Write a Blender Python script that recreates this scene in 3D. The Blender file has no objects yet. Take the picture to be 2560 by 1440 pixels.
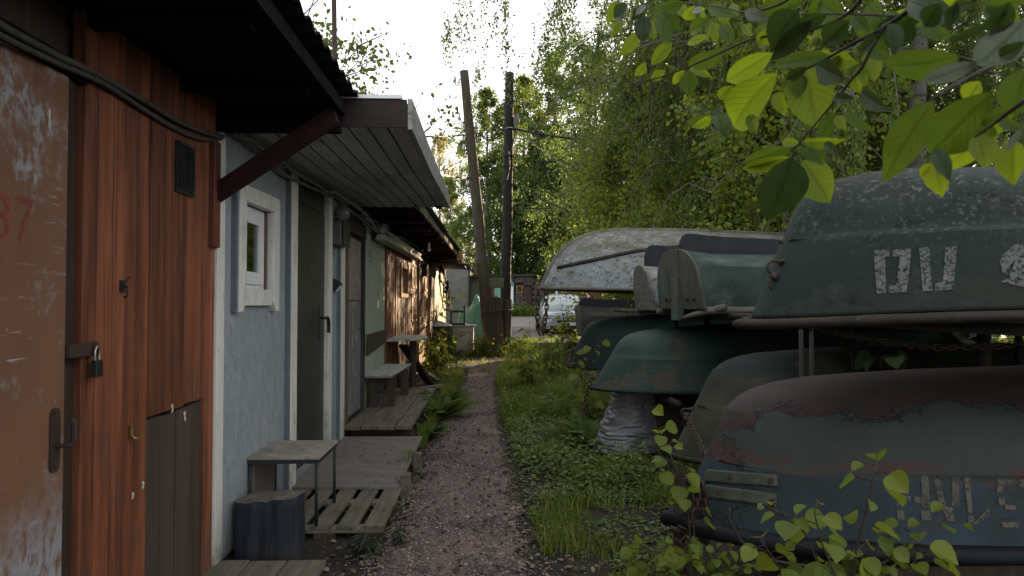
import bpy, math, random
import numpy as np
from mathutils import Vector, Matrix, noise as mnoise

R = math.radians; PI = math.pi
random.seed(7); rng = np.random.default_rng(7)
sc = bpy.context.scene
COL = sc.collection

# ------------------------------------------------------------------ camera, world, sun, exposure
CAM = Vector((0.0, 0.0, 1.37))
cam_d = bpy.data.cameras.new("camera"); cam = bpy.data.objects.new("camera", cam_d); COL.objects.link(cam)
cam_d.sensor_width = 36.0; cam_d.lens = 24.0; cam_d.clip_start = 0.02; cam_d.clip_end = 2000
cam.location = CAM; cam.rotation_euler = (R(90 + 1.342), 0, R(-1.845))
cam_d.dof.use_dof = True; cam_d.dof.focus_distance = 5.5; cam_d.dof.aperture_fstop = 8.0
sc.camera = cam
SUN_AZ, SUN_EL = 34.0, 11.0            # degrees to the right of +Y, above the horizon
w = bpy.data.worlds.new("World"); sc.world = w; w.use_nodes = True
nt = w.node_tree; bg = nt.nodes["Background"]
sky = nt.nodes.new("ShaderNodeTexSky"); sky.sky_type = 'NISHITA'; sky.sun_disc = False
sky.sun_elevation = R(SUN_EL); sky.sun_rotation = R(SUN_AZ)
sky.air_density = 1.0; sky.dust_density = 3.0; sky.ozone_density = 1.0; sky.altitude = 50
gm = nt.nodes.new("ShaderNodeGamma"); gm.inputs[1].default_value = .17        # thin even haze: the glow round the sun is spread over the sky
hs = nt.nodes.new("ShaderNodeHueSaturation"); hs.inputs['Saturation'].default_value = .40
nt.links.new(sky.outputs[0], gm.inputs[0]); nt.links.new(gm.outputs[0], hs.inputs['Color'])
nt.links.new(hs.outputs[0], bg.inputs[0]); bg.inputs[1].default_value = 0.15
sl = bpy.data.lights.new("sun", 'SUN'); sun = bpy.data.objects.new("sun", sl); COL.objects.link(sun)
sl.energy = 2.0; sl.angle = R(0.6); sl.color = (1.0, 0.74, 0.46)
sdir = Vector((math.sin(R(SUN_AZ)) * math.cos(R(SUN_EL)), math.cos(R(SUN_AZ)) * math.cos(R(SUN_EL)), math.sin(R(SUN_EL))))
sun.rotation_euler = sdir.to_track_quat('Z', 'Y').to_euler()
vs = sc.view_settings; vs.view_transform = 'Standard'; vs.look = 'None'; vs.gamma = 1.0; vs.use_curve_mapping = False
vs.exposure = 3.2
sc.cycles.use_denoising = True; sc.cycles.max_bounces = 7; sc.cycles.transparent_max_bounces = 10
sc.cycles.diffuse_bounces = 4; sc.cycles.glossy_bounces = 3; sc.cycles.transmission_bounces = 5
sc.cycles.sample_clamp_indirect = 8

# ------------------------------------------------------------------ measuring: photograph pixel + a known distance -> point of the place
F = 1706.67
_cr = cam.rotation_euler.to_matrix()
def ray(px, py): return _cr @ Vector(((px - 1280) / F, -(py - 720) / F, -1.0))
def P(px, py, Y):
    d = ray(px, py); return CAM + d * ((Y - CAM.y) / d.y)
def PX(px, py, X):
    d = ray(px, py); return CAM + d * ((X - CAM.x) / d.x)
def PZ(px, py, Z):
    d = ray(px, py); return CAM + d * ((Z - CAM.z) / d.z)
def project(a):
    a = np.asarray(a) - np.array(CAM); m = np.array(_cr); c = a @ m
    return np.stack([1280 - F * c[:, 0] / c[:, 2], 720 + F * c[:, 1] / c[:, 2]], 1)

# ------------------------------------------------------------------ materials
def _mix(nt, fac, a, b):
    m = nt.nodes.new("ShaderNodeMix"); m.data_type = 'RGBA'
    if isinstance(fac, (int, float)): m.inputs[0].default_value = fac
    else: nt.links.new(fac, m.inputs[0])
    for i, x in ((6, a), (7, b)):
        if isinstance(x, tuple): m.inputs[i].default_value = (*x, 1)
        else: nt.links.new(x, m.inputs[i])
    return m.outputs[2]
def _noise(nt, vec, s, detail=6, rough=.6, lo=.35, hi=.65, kind='noise'):
    mp = nt.nodes.new("ShaderNodeMapping"); mp.inputs['Scale'].default_value = s if isinstance(s, tuple) else (s, s, s)
    nt.links.new(vec, mp.inputs[0])
    if kind == 'noise':
        n = nt.nodes.new("ShaderNodeTexNoise"); n.inputs['Scale'].default_value = 1; n.inputs['Detail'].default_value = detail
        n.inputs['Roughness'].default_value = rough; out = n.outputs['Fac']
    else:
        n = nt.nodes.new("ShaderNodeTexVoronoi"); n.inputs['Scale'].default_value = 1; out = n.outputs['Distance']
    nt.links.new(mp.outputs[0], n.inputs['Vector'])
    r = nt.nodes.new("ShaderNodeMapRange"); r.inputs[1].default_value = lo; r.inputs[2].default_value = hi
    nt.links.new(out, r.inputs[0]); return r.outputs[0]
def mat(name, c1, c2=None, s=4.0, detail=6, lo=.35, hi=.65, rough=.8, bump=0., bs=None, bd=.01, patches=(), spec=.3, metal=0., island=0., alpha=None):
    m = bpy.data.materials.new(name); m.use_nodes = True; nt = m.node_tree; b = nt.nodes["Principled BSDF"]
    tc = nt.nodes.new("ShaderNodeTexCoord"); vec = tc.outputs['Object']
    c2 = c2 or tuple(x * .7 for x in c1)
    col = _mix(nt, _noise(nt, vec, s, detail, .6, lo, hi), c1, c2)
    for p in patches:          # (colour, scale, lo, hi[, detail[, roughness]])
        k = _noise(nt, vec, p[1], p[4] if len(p) > 4 else 8, p[5] if len(p) > 5 else .65, p[2], p[3])
        if len(p) > 6:     # kept to areas where a second, broader noise is high
            mm = nt.nodes.new("ShaderNodeMath"); mm.operation = 'MULTIPLY'; nt.links.new(k, mm.inputs[0]); nt.links.new(_noise(nt, vec, p[6][0], 5, .6, p[6][1], p[6][2]), mm.inputs[1]); k = mm.outputs[0]
        if len(p) > 7:     # and to a band of heights (z0, z1)
            sp = nt.nodes.new("ShaderNodeSeparateXYZ"); nt.links.new(vec, sp.inputs[0]); r = nt.nodes.new("ShaderNodeMapRange"); r.inputs[1].default_value = p[7][0]; r.inputs[2].default_value = p[7][1]; nt.links.new(sp.outputs[2], r.inputs[0])
            m2 = nt.nodes.new("ShaderNodeMath"); m2.operation = 'MULTIPLY'; nt.links.new(k, m2.inputs[0]); nt.links.new(r.outputs[0], m2.inputs[1]); k = m2.outputs[0]
        col = _mix(nt, k, col, p[0])
    if island:
        g = nt.nodes.new("ShaderNodeNewGeometry"); r = nt.nodes.new("ShaderNodeMapRange")
        r.inputs[3].default_value = 1 - island; r.inputs[4].default_value = 1 + island
        nt.links.new(g.outputs['Random Per Island'], r.inputs[0])
        h = nt.nodes.new("ShaderNodeHueSaturation"); nt.links.new(r.outputs[0], h.inputs['Value']); nt.links.new(col, h.inputs['Color']); col = h.outputs[0]
    nt.links.new(col, b.inputs['Base Color']); b.inputs['Roughness'].default_value = rough; b.inputs['Metallic'].default_value = metal
    b.inputs['Specular IOR Level'].default_value = spec
    if bump:
        bn = nt.nodes.new("ShaderNodeBump"); bn.inputs['Strength'].default_value = bump; bn.inputs['Distance'].default_value = bd
        nt.links.new(_noise(nt, vec, bs or s, 8, .65, .2, .8), bn.inputs['Height']); nt.links.new(bn.outputs[0], b.inputs['Normal'])
    if alpha:
        nt.links.new(_noise(nt, vec, alpha[0], 8, .7, alpha[1], alpha[2]), b.inputs['Alpha'])
    return m
def leafmat(name, cols, trans, tf=.45, rough=.55, veins=False):
    m = bpy.data.materials.new(name); m.use_nodes = True; nt = m.node_tree; b = nt.nodes["Principled BSDF"]
    g = nt.nodes.new("ShaderNodeNewGeometry"); cr = nt.nodes.new("ShaderNodeValToRGB")
    nt.links.new(g.outputs['Random Per Island'], cr.inputs[0])
    for i, c in enumerate(cols):
        e = cr.color_ramp.elements[i] if i < 2 else cr.color_ramp.elements.new(1)
        e.color = (*c, 1)
    for i, e in enumerate(cr.color_ramp.elements): e.position = i / (len(cols) - 1)
    nt.links.new(cr.outputs[0], b.inputs['Base Color']); b.inputs['Roughness'].default_value = rough; b.inputs['Specular IOR Level'].default_value = .35
    t = nt.nodes.new("ShaderNodeBsdfTranslucent")
    k = _mix(nt, .55, cr.outputs[0], trans)
    if veins: k = _mix(nt, _noise(nt, nt.nodes.new('ShaderNodeTexCoord').outputs['Object'], 45., 5, .6, .45, .75), k, tuple(x * .6 for x in trans))
    if veins:
        uv = nt.nodes.new("ShaderNodeUVMap")
        sep = nt.nodes.new("ShaderNodeSeparateXYZ"); nt.links.new(uv.outputs[0], sep.inputs[0])
        ab = nt.nodes.new("ShaderNodeMath"); ab.operation = 'ABSOLUTE'; nt.links.new(sep.outputs[1], ab.inputs[0])
        mu = nt.nodes.new("ShaderNodeMath"); mu.operation = 'MULTIPLY_ADD'; mu.inputs[1].default_value = -.55
        nt.links.new(ab.outputs[0], mu.inputs[0]); nt.links.new(sep.outputs[0], mu.inputs[2])
        m2 = nt.nodes.new("ShaderNodeMath"); m2.operation = 'MULTIPLY'; m2.inputs[1].default_value = 9.; nt.links.new(mu.outputs[0], m2.inputs[0])
        fr = nt.nodes.new("ShaderNodeMath"); fr.operation = 'PINGPONG'; fr.inputs[1].default_value = .5; nt.links.new(m2.outputs[0], fr.inputs[0])
        r1 = nt.nodes.new("ShaderNodeMapRange"); r1.inputs[1].default_value = .0; r1.inputs[2].default_value = .12; r1.inputs[3].default_value = 1; r1.inputs[4].default_value = 0; nt.links.new(fr.outputs[0], r1.inputs[0])
        r2 = nt.nodes.new("ShaderNodeMapRange"); r2.inputs[1].default_value = .02; r2.inputs[2].default_value = .07; r2.inputs[3].default_value = 1; r2.inputs[4].default_value = 0; nt.links.new(ab.outputs[0], r2.inputs[0])
        mx = nt.nodes.new("ShaderNodeMath"); mx.operation = 'MAXIMUM'; nt.links.new(r1.outputs[0], mx.inputs[0]); nt.links.new(r2.outputs[0], mx.inputs[1])
        m3 = nt.nodes.new("ShaderNodeMath"); m3.operation = 'MULTIPLY'; m3.inputs[1].default_value = .75; nt.links.new(mx.outputs[0], m3.inputs[0])
        k = _mix(nt, m3.outputs[0], k, tuple(x * .35 for x in trans))
        bn = nt.nodes.new("ShaderNodeBump"); bn.inputs['Strength'].default_value = .5; bn.inputs['Distance'].default_value = .002; bn.invert = True
        nt.links.new(mx.outputs[0], bn.inputs['Height']); nt.links.new(bn.outputs[0], b.inputs['Normal'])
    nt.links.new(k, t.inputs[0])
    ms = nt.nodes.new("ShaderNodeMixShader"); ms.inputs[0].default_value = tf
    nt.links.new(b.outputs[0], ms.inputs[1]); nt.links.new(t.outputs[0], ms.inputs[2])
    nt.links.new(ms.outputs[0], nt.nodes["Material Output"].inputs[0]); return m

# ------------------------------------------------------------------ objects: things, parts, setting
WM = {}
def link(o, parent=None):
    COL.objects.link(o)
    if parent is not None: o.parent = parent
    WM[o.name] = WM[parent.name] if parent is not None else Matrix.Identity(4)
    return o
def tag(o, label=None, cat=None, group=None, kind=None):
    for k, v in (('label', label), ('category', cat), ('group', group), ('kind', kind)):
        if v: o[k] = v
    return o
def thing(name, label, cat, loc=(0, 0, 0), rotz=0., group=None):
    o = bpy.data.objects.new(name, None); COL.objects.link(o); o.empty_display_size = .1
    o.location = loc; o.rotation_euler = (0, 0, rotz)
    WM[o.name] = Matrix.Translation(Vector(loc)) @ Matrix.Rotation(rotz, 4, 'Z')
    return tag(o, label, cat, group)
def np_mesh(name, co, faces_flat, starts, totals, m, parent=None, smooth=False, uv=None):
    if parent is not None:
        inv = np.array(WM[parent.name].inverted()); co = co @ inv[:3, :3].T + inv[:3, 3]
    me = bpy.data.meshes.new(name)
    me.vertices.add(len(co)); me.vertices.foreach_set('co', np.asarray(co, np.float32).ravel())
    me.loops.add(len(faces_flat)); me.loops.foreach_set('vertex_index', np.asarray(faces_flat, np.int32))
    me.polygons.add(len(starts)); me.polygons.foreach_set('loop_start', np.asarray(starts, np.int32)); me.polygons.foreach_set('loop_total', np.asarray(totals, np.int32))
    if smooth: me.polygons.foreach_set('use_smooth', np.ones(len(starts), bool))
    if uv is not None:
        l = me.uv_layers.new(name="UVMap"); l.data.foreach_set('uv', np.asarray(uv, np.float32)[np.asarray(faces_flat)].ravel())
    me.update(); me.validate()
    if m: me.materials.append(m)
    return link(bpy.data.objects.new(name, me), parent)
def dup(root, loc, rotz=0., scale=1., **kw):
    c = root.copy(); COL.objects.link(c); c.location = loc; c.rotation_euler = (0, 0, rotz)
    c.scale = (scale,) * 3 if isinstance(scale, (int, float)) else scale
    WM[c.name] = Matrix.Translation(Vector(loc)) @ Matrix.Rotation(rotz, 4, 'Z')
    def rec(a, b):
        for ch in list(a.children):
            d = ch.copy(); COL.objects.link(d); d.parent = b; rec(ch, d)
    rec(root, c)
    return tag(c, **kw)

class MB:
    def __init__(s): s.v = []; s.f = []
    def add(s, vs, fs):
        n = len(s.v); s.v += [tuple(v) for v in vs]; s.f += [tuple(i + n for i in f) for f in fs]; return s
    def box(s, x0, x1, y0, y1, z0, z1):
        return s.add([(x, y, z) for z in (z0, z1) for y in (y0, y1) for x in (x0, x1)],
                     [(0, 2, 3, 1), (4, 5, 7, 6), (0, 1, 5, 4), (2, 6, 7, 3), (0, 4, 6, 2), (1, 3, 7, 5)])
    def hexa(s, p):     # eight corners: bottom ring then top ring
        return s.add(p, [(3, 2, 1, 0), (4, 5, 6, 7), (0, 1, 5, 4), (1, 2, 6, 5), (2, 3, 7, 6), (3, 0, 4, 7)])
    def bar(s, p, q, w, h, up=(0, 0, 1)):
        p = Vector(p); q = Vector(q); d = (q - p).normalized(); u = Vector(up)
        a = d.cross(u)
        if a.length < 1e-4: a = d.cross(Vector((0, 1, 0)))
        a.normalize(); u = a.cross(d).normalized()
        c = [(-1, -1), (1, -1), (1, 1), (-1, 1)]
        return s.hexa([e + a * (i * w / 2) + u * (j * h / 2) for e in (p, q) for i, j in c])
    def tube(s, pts, r, n=8, cap=True, flat=1.0):
        pts = [Vector(p) for p in pts]; m = len(pts); rr = r if isinstance(r, (list, tuple)) else [r] * m
        vs = []; ref = None
        for i, p in enumerate(pts):
            d = (pts[min(i + 1, m - 1)] - pts[max(i - 1, 0)])
            d = d.normalized() if d.length > 1e-9 else Vector((0, 0, 1))
            if ref is None:
                ref = d.cross(Vector((0, 0, 1)))
                if ref.length < .1: ref = d.cross(Vector((0, 1, 0)))
            a = (ref - d * ref.dot(d)).normalized(); ref = a; b = d.cross(a)
            for k in range(n):
                t = 2 * PI * k / n; vs.append(p + a * (math.cos(t) * rr[i]) + b * (math.sin(t) * rr[i] * flat))
        fs = [(i * n + k, i * n + (k + 1) % n, (i + 1) * n + (k + 1) % n, (i + 1) * n + k) for i in range(m - 1) for k in range(n)]
        if cap: fs += [tuple(range(n - 1, -1, -1)), tuple((m - 1) * n + k for k in range(n))]
        return s.add(vs, fs)
    def cyl(s, p, q, r, n=14, r2=None): return s.tube([p, q], [r, r2 if r2 is not None else r], n)
    def ball(s, c, r, n=12, m=8, sz=1.):
        vs = [(c[0] + r * math.sin(PI * j / m) * math.cos(2 * PI * i / n), c[1] + r * math.sin(PI * j / m) * math.sin(2 * PI * i / n), c[2] + sz * r * math.cos(PI * j / m)) for j in range(m + 1) for i in range(n)]
        return s.add(vs, [(j * n + i, (j + 1) * n + i, (j + 1) * n + (i + 1) % n, j * n + (i + 1) % n) for j in range(m) for i in range(n)])
    def grid(s, rows):
        n = len(rows[0]); m = len(rows)
        return s.add([p for r in rows for p in r], [(i * n + k, i * n + k + 1, (i + 1) * n + k + 1, (i + 1) * n + k) for i in range(m - 1) for k in range(n - 1)])
    def prism(s, poly, axis, a, b):     # polygon in the two other axes, extruded along axis
        def mk(p, t): return {'x': (t, p[0], p[1]), 'y': (p[0], t, p[1]), 'z': (p[0], p[1], t)}[axis]
        n = len(poly)
        return s.add([mk(p, a) for p in poly] + [mk(p, b) for p in poly],
                     [tuple(range(n)), tuple(range(2 * n - 1, n - 1, -1))] + [(i, n + i, n + (i + 1) % n, (i + 1) % n) for i in range(n)])
    def build(s, name, m, parent=None, smooth=False, bevel=0., solid=0., local=False, label=None):
        me = bpy.data.meshes.new(name); v = s.v
        if parent is not None and not local:
            inv = WM[parent.name].inverted(); v = [inv @ Vector(p) for p in v]
        me.from_pydata([tuple(p) for p in v], [], s.f); me.update()
        if m: me.materials.append(m)
        if smooth: me.polygons.foreach_set('use_smooth', np.ones(len(me.polygons), bool))
        o = link(bpy.data.objects.new(name, me), parent)
        if bevel:
            b = o.modifiers.new('bevel', 'BEVEL'); b.width = bevel; b.segments = 2; b.limit_method = 'ANGLE'
        if solid:
            b = o.modifiers.new('solid', 'SOLIDIFY'); b.thickness = solid; b.offset = -1
        if label: o['label'] = label
        return o
def curve(pts, n=8):
    """Catmull-Rom through pts"""
    p = [Vector(a) for a in pts]; p = [p[0] * 2 - p[1]] + p + [p[-1] * 2 - p[-2]]; out = []
    for i in range(1, len(p) - 2):
        for k in range(n):
            t = k / n; a, b, c, d = p[i - 1:i + 3]
            out.append(.5 * ((2 * b) + (c - a) * t + (2 * a - 5 * b + 4 * c - d) * t * t + (3 * b - a - 3 * c + d) * t ** 3))
    return out + [p[-2]]
def wob(pts, amp, seed=0):
    return [Vector(p) + Vector(mnoise.noise_vector(Vector((seed * 7.3 + i * .61, seed * 1.7, i * .13)))) * amp for i, p in enumerate(pts)]
_font = None
def text_mesh(body, size):
    """default-font outline of the writing as (verts, faces) in the XY plane"""
    cu = bpy.data.curves.new("lettering", 'FONT'); cu.body = body; cu.size = size
    o = bpy.data.objects.new("lettering", cu); COL.objects.link(o)
    bpy.context.view_layer.update()
    me = bpy.data.meshes.new_from_object(o.evaluated_get(bpy.context.evaluated_depsgraph_get()))
    v = [tuple(p.co) for p in me.vertices]; f = [tuple(q.vertices) for q in me.polygons]
    bpy.data.objects.remove(o); bpy.data.meshes.remove(me); bpy.data.curves.remove(cu)
    return v, f
def gz(x, y):
    """height of the ground"""
    ys = [-100, 14, 17.6, 20, 26, 41, 60, 400]; zs = [0, 0, .05, .14, .33, .66, .75, .75]
    return float(np.interp(y, ys, zs))

# ------------------------------------------------------------------ palette
m_soil = mat("soil", (.045, .034, .026), (.02, .016, .012), 3., bump=.8, bs=25., bd=.02, patches=[((.10, .085, .07), 30., .56, .66), ((.03, .045, .012), 1.3, .5, .62)], rough=.95)
m_path = mat("gravel path", (.21, .153, .137), (.13, .096, .087), 2.2, bump=1., bs=70., bd=.012, patches=[((.36, .31, .30), 70., .60, .66, 3), ((.05, .04, .036), 55., .58, .66, 3), ((.075, .06, .052), 1.1, .50, .66), ((.06, .047, .04), 7., .60, .70)], rough=.95)
m_road = mat("worn asphalt", (.20, .18, .17), (.13, .12, .115), 1.2, bump=.3, bs=40., patches=[((.3, .28, .26), 3., .6, .75)], rough=.9)
m_stone = mat("pebble", (.24, .185, .165), (.13, .10, .088), 40., island=.85, rough=.9)
m_litter = mat("dead leaf", (.16, .12, .09), (.09, .065, .05), 30., island=.8, rough=.9)
m_door37 = mat("brown door paint", (.185, .090, .052), (.145, .072, .043), 2., rough=.6, bump=.1, bs=(60., 60., 60.), spec=.35,
               patches=[((.27, .28, .30), (30., 30., 16.), .40, .52, 9, .75, ((1.9, 2.6, 1.9), .38, .50), (.85, .55)), ((.27, .28, .30), (30., 30., 20.), .46, .54, 9, .75, ((2.2, 3.0, 3.0), .50, .60)), ((.30, .31, .33), (3., 5., 60.), .60, .64, 6, .7, (1.6, .50, .56)), ((.33, .33, .34), (60., 60., 25.), .70, .73, 4), ((.10, .045, .03), 2.5, .58, .75)])
m_orange = mat("orange stained board", (.225, .076, .036), (.090, .031, .018), (20., 20., 1.1), lo=.38, hi=.62, island=.38, rough=.55, bump=.35, bs=(70., 70., 2.5), bd=.004,
               patches=[((.06, .022, .015), (34., 34., 1.0), .56, .66), ((.08, .05, .04), (3., 3., 3.), .56, .76, 8, .7), ((.07, .055, .045), (9., 9., 3.), .35, .6, 8, .7, (2., .2, .6), (.30, .02)), ((.27, .105, .06), (8., 8., .7), .58, .75)])
m_darkboard = mat("bare dark board", (.075, .055, .04), (.045, .034, .026), (26., 26., 1.5), island=.25, rough=.8, bump=.4, bs=(60., 60., 2.5), bd=.004)
m_darkwood = mat("dark red wood", (.036, .014, .013), (.022, .010, .010), (6., 30., 6.), rough=.75, spec=.12, bump=.2)
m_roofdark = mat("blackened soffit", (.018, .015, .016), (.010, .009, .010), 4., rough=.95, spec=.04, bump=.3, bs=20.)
m_felt = mat("roof sheet", (.05, .045, .042), (.03, .028, .027), 3., rough=.95, bump=.5, bs=30., patches=[((.05, .06, .02), 4., .58, .7)])
m_blue = mat("blue grey painted chipboard", (.30, .335, .365), (.255, .288, .318), (14., 14., 3.), rough=.7, bump=.75, bs=(38., 38., 9.), bd=.006,
             patches=[((.215, .24, .265), (20., 20., 11.), .54, .66, 4), ((.36, .39, .41), (22., 22., 12.), .56, .68, 4), ((.09, .09, .09), (34., 34., 18.), .67, .70, 4), ((.12, .115, .105), (7., 7., 4.), .30, .62, 8, .7, (2., .2, .6), (.42, .06)), ((.16, .185, .20), (3., 3., .8), .58, .74)])
m_white = mat("white painted timber", (.72, .71, .67), (.60, .59, .55), (10., 10., 2.), rough=.6, bump=.25, bs=(50., 50., 6.), bd=.003, patches=[((.10, .085, .07), 42., .66, .70, 3), ((.30, .28, .24), (9., 9., 3.), .56, .72), ((.16, .14, .11), (9., 9., 4.), .30, .60, 8, .7, (2., .2, .6), (.40, .08))])
m_pvc = mat("white plastic", (.74, .75, .77), (.70, .71, .73), 5., rough=.3, spec=.5)
m_steel = mat("dark steel door", (.042, .038, .033), (.032, .030, .026), 3., rough=.42, bump=.12, bs=300., spec=.4, patches=[((.075, .07, .06), 6., .58, .75)])
m_black = mat("black plastic", (.012, .014, .014), (.02, .022, .022), 10., rough=.4, spec=.5)
m_iron = mat("rusty iron", (.05, .042, .038), (.085, .05, .034), 30., rough=.65, metal=.5, bump=.3, bs=90., bd=.003)
m_bare = mat("bare metal", (.42, .42, .42), (.3, .29, .28), 25., rough=.35, metal=.9)
m_galv = mat("grey sheet metal", (.22, .235, .225), (.15, .165, .155), (2., 2., 5.), rough=.6, metal=.2, patches=[((.10, .12, .09), 3., .55, .75)])
m_soffit = mat("weathered white board", (.40, .40, .385), (.29, .29, .28), (22., 1.2, 22.), island=.14, rough=.75, bump=.25, bs=(60., 3., 60.), bd=.003, patches=[((.10, .10, .10), (8., 2., 8.), .60, .76)])
m_tin = mat("pale roof tin", (.34, .345, .34), (.2, .205, .2), (2., 6., 20.), rough=.5, metal=.3, patches=[((.11, .085, .065), (6., 5., 14.), .54, .66), ((.10, .09, .08), (30., 12., 30.), .60, .68)])
m_peel = mat("peeling grey paint", (.20, .20, .21), (.15, .15, .16), 3., rough=.7, bump=.6, bs=(28., 28., 7.), bd=.01,
             patches=[((.36, .29, .23), (9., 9., 3.), .42, .50, 9, .75, (1.2, .2, .5), (1.25, 1.55)), ((.42, .36, .30), (12., 12., 3.5), .57, .60, 8, .7), ((.13, .10, .08), (30., 30., 4.), .60, .68)])
m_green = mat("pale green plaster", (.345, .395, .315), (.285, .335, .265), 2.5, rough=.8, bump=.15, bs=30., patches=[((.19, .22, .18), (6., 6., 1.5), .62, .78), ((.12, .11, .10), 40., .72, .75, 3)])
m_slat = mat("red brown slats", (.175, .062, .028), (.085, .036, .022), (30., 30., 1.5), island=.45, rough=.6, bump=.3, bs=(60., 60., 3.), bd=.004, patches=[((.035, .022, .018), (14., 14., 2.), .58, .75)])
m_slatdoor = mat("varnished door", (.32, .135, .055), (.20, .08, .036), (26., 26., 1.2), island=.2, rough=.5, bump=.2, bs=(50., 50., 3.), bd=.003)
m_pale = mat("pale wall", (.50, .45, .37), (.40, .36, .30), 3., rough=.85, patches=[((.28, .26, .23), 5., .6, .75)])
m_grey = mat("old grey timber", (.19, .172, .128), (.108, .098, .072), (25., 2., 25.), island=.22, rough=.85, bump=.5, bs=(60., 4., 60.), bd=.005, patches=[((.07, .085, .03), 3., .55, .72), ((.05, .045, .04), (40., 4., 40.), .62, .72)])
m_ply = mat("weathered plywood", (.20, .178, .158), (.14, .126, .112), (3., 8., 3.), rough=.9, bump=.2, bs=40., patches=[((.075, .065, .055), 5., .60, .74), ((.21, .19, .17), 12., .64, .76)])
m_tabletop = mat("worn table board", (.34, .31, .26), (.20, .18, .145), (9., 9., 9.), rough=.75, bump=.2, bs=30., patches=[((.09, .08, .065), 14., .58, .68), ((.42, .40, .36), (40., 4., 10.), .66, .74)])
m_whitetop = mat("chipped white top", (.45, .46, .43), (.30, .31, .28), 9., rough=.75, patches=[((.14, .13, .10), 12., .55, .68)])
m_stump = mat("navy painted bark", (.030, .038, .060), (.014, .018, .030), (9., 9., 1.5), rough=.5, bump=.8, bs=(14., 14., 2.), bd=.015, patches=[((.05, .05, .042), (16., 16., 2.), .56, .66), ((.14, .14, .135), (40., 40., 2.5), .66, .70), ((.05, .045, .038), (12., 12., 8.), .35, .6, 8, .7, (2., .2, .6), (.12, .0))])
m_endgrain = mat("cut log end", (.17, .145, .11), (.09, .08, .065), 14., rough=.9, bump=.5, bs=40., patches=[((.05, .06, .03), 6., .55, .7)])
m_cable = mat("dusty cable", (.085, .08, .073), (.05, .048, .045), 30., rough=.7)
m_cableb = mat("black cable", (.02, .02, .02), (.03, .03, .03), 30., rough=.6)
m_redpaint = mat("red number paint", (.26, .06, .05), (.20, .05, .042), 30., rough=.8, alpha=(70., .36, .56))
m_polewood = mat("brown pole wood", (.085, .066, .045), (.05, .041, .030), (16., 16., .8), rough=.85, bump=.6, bs=(40., 40., 1.5), bd=.01, patches=[((.07, .075, .035), (3., 3., .8), .52, .7)])
m_poledark = mat("tarred pole wood", (.028, .024, .022), (.018, .016, .015), (16., 16., .8), rough=.8, bump=.8, bs=(40., 40., 2.), bd=.01, patches=[((.10, .085, .075), 40., .70, .74, 3)])
m_glass = None
def glassmat(name, tint=(.6, .65, .65), fac=.2):
    m = bpy.data.materials.new(name); m.use_nodes = True; nt = m.node_tree; nt.nodes.remove(nt.nodes["Principled BSDF"])
    g = nt.nodes.new("ShaderNodeBsdfGlossy"); g.inputs['Roughness'].default_value = .03; g.inputs[0].default_value = (.9, .92, .95, 1)
    t = nt.nodes.new("ShaderNodeBsdfTransparent"); t.inputs[0].default_value = (*tint, 1)
    ms = nt.nodes.new("ShaderNodeMixShader"); ms.inputs[0].default_value = fac
    nt.links.new(t.outputs[0], ms.inputs[1]); nt.links.new(g.outputs[0], ms.inputs[2]); nt.links.new(ms.outputs[0], nt.nodes["Material Output"].inputs[0]); return m
m_glass = glassmat("window glass")
m_globe = mat("ribbed glass globe", (.17, .175, .165), (.12, .125, .12), 40., rough=.12, spec=.6, bump=.3, bs=60.)
lm_tree = leafmat("birch leaf", [(.040, .078, .020), (.060, .108, .024), (.085, .135, .028), (.15, .165, .028)], (.26, .33, .04), .46)
lm_mid = leafmat("broad leaf", [(.026, .060, .022), (.042, .088, .026), (.065, .118, .030), (.11, .145, .03)], (.20, .29, .045), .44)
lm_dark = leafmat("maple leaf", [(.038, .080, .024), (.052, .108, .028), (.080, .135, .034)], (.18, .28, .04), .44)
lm_asp = leafmat("aspen leaf", [(.070, .115, .02), (.10, .16, .024), (.14, .19, .026), (.19, .20, .026)], (.38, .44, .04), .5)
lm_pale = leafmat("backlit birch leaf", [(.20, .19, .08), (.25, .23, .09), (.28, .25, .10)], (.55, .48, .18), .55)  # pale yellow because the backlight is put into the leaf colour
lm_grass = leafmat("grass blade", [(.075, .120, .020), (.115, .170, .025), (.160, .205, .032), (.20, .20, .06)], (.30, .38, .04), .42)
lm_weed = leafmat("weed leaf", [(.060, .110, .028), (.095, .155, .034), (.135, .190, .040), (.21, .23, .12)], (.25, .36, .05), .40)
lm_fern = leafmat("fern frond", [(.060, .115, .022), (.085, .145, .028), (.12, .17, .04)], (.20, .30, .04), .4)
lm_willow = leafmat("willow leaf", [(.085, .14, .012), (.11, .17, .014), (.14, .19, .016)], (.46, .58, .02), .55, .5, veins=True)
lm_willowd = leafmat("shaded willow leaf", [(.018, .040, .012), (.030, .058, .014)], (.10, .16, .02), .3, .45, veins=True)  # darker copy of the willow leaf, shade put into its colour
lm_willowg = leafmat("willow leaf underside", [(.20, .24, .21), (.26, .30, .27)], (.20, .26, .14), .3, .5, veins=True)
m_twig = mat("twig bark", (.035, .026, .02), (.055, .042, .032), 40., rough=.8)
m_bark = mat("birch bark", (.14, .13, .118), (.09, .08, .07), (4., 4., 8.), rough=.85, bump=.5, bs=(12., 12., 6.), patches=[((.03, .027, .024), (3., 3., 16.), .58, .64)])
m_barkd = mat("dark bark", (.05, .042, .034), (.03, .026, .022), (12., 12., 2.), rough=.9, bump=.8, bs=(20., 20., 4.), bd=.02)
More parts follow.
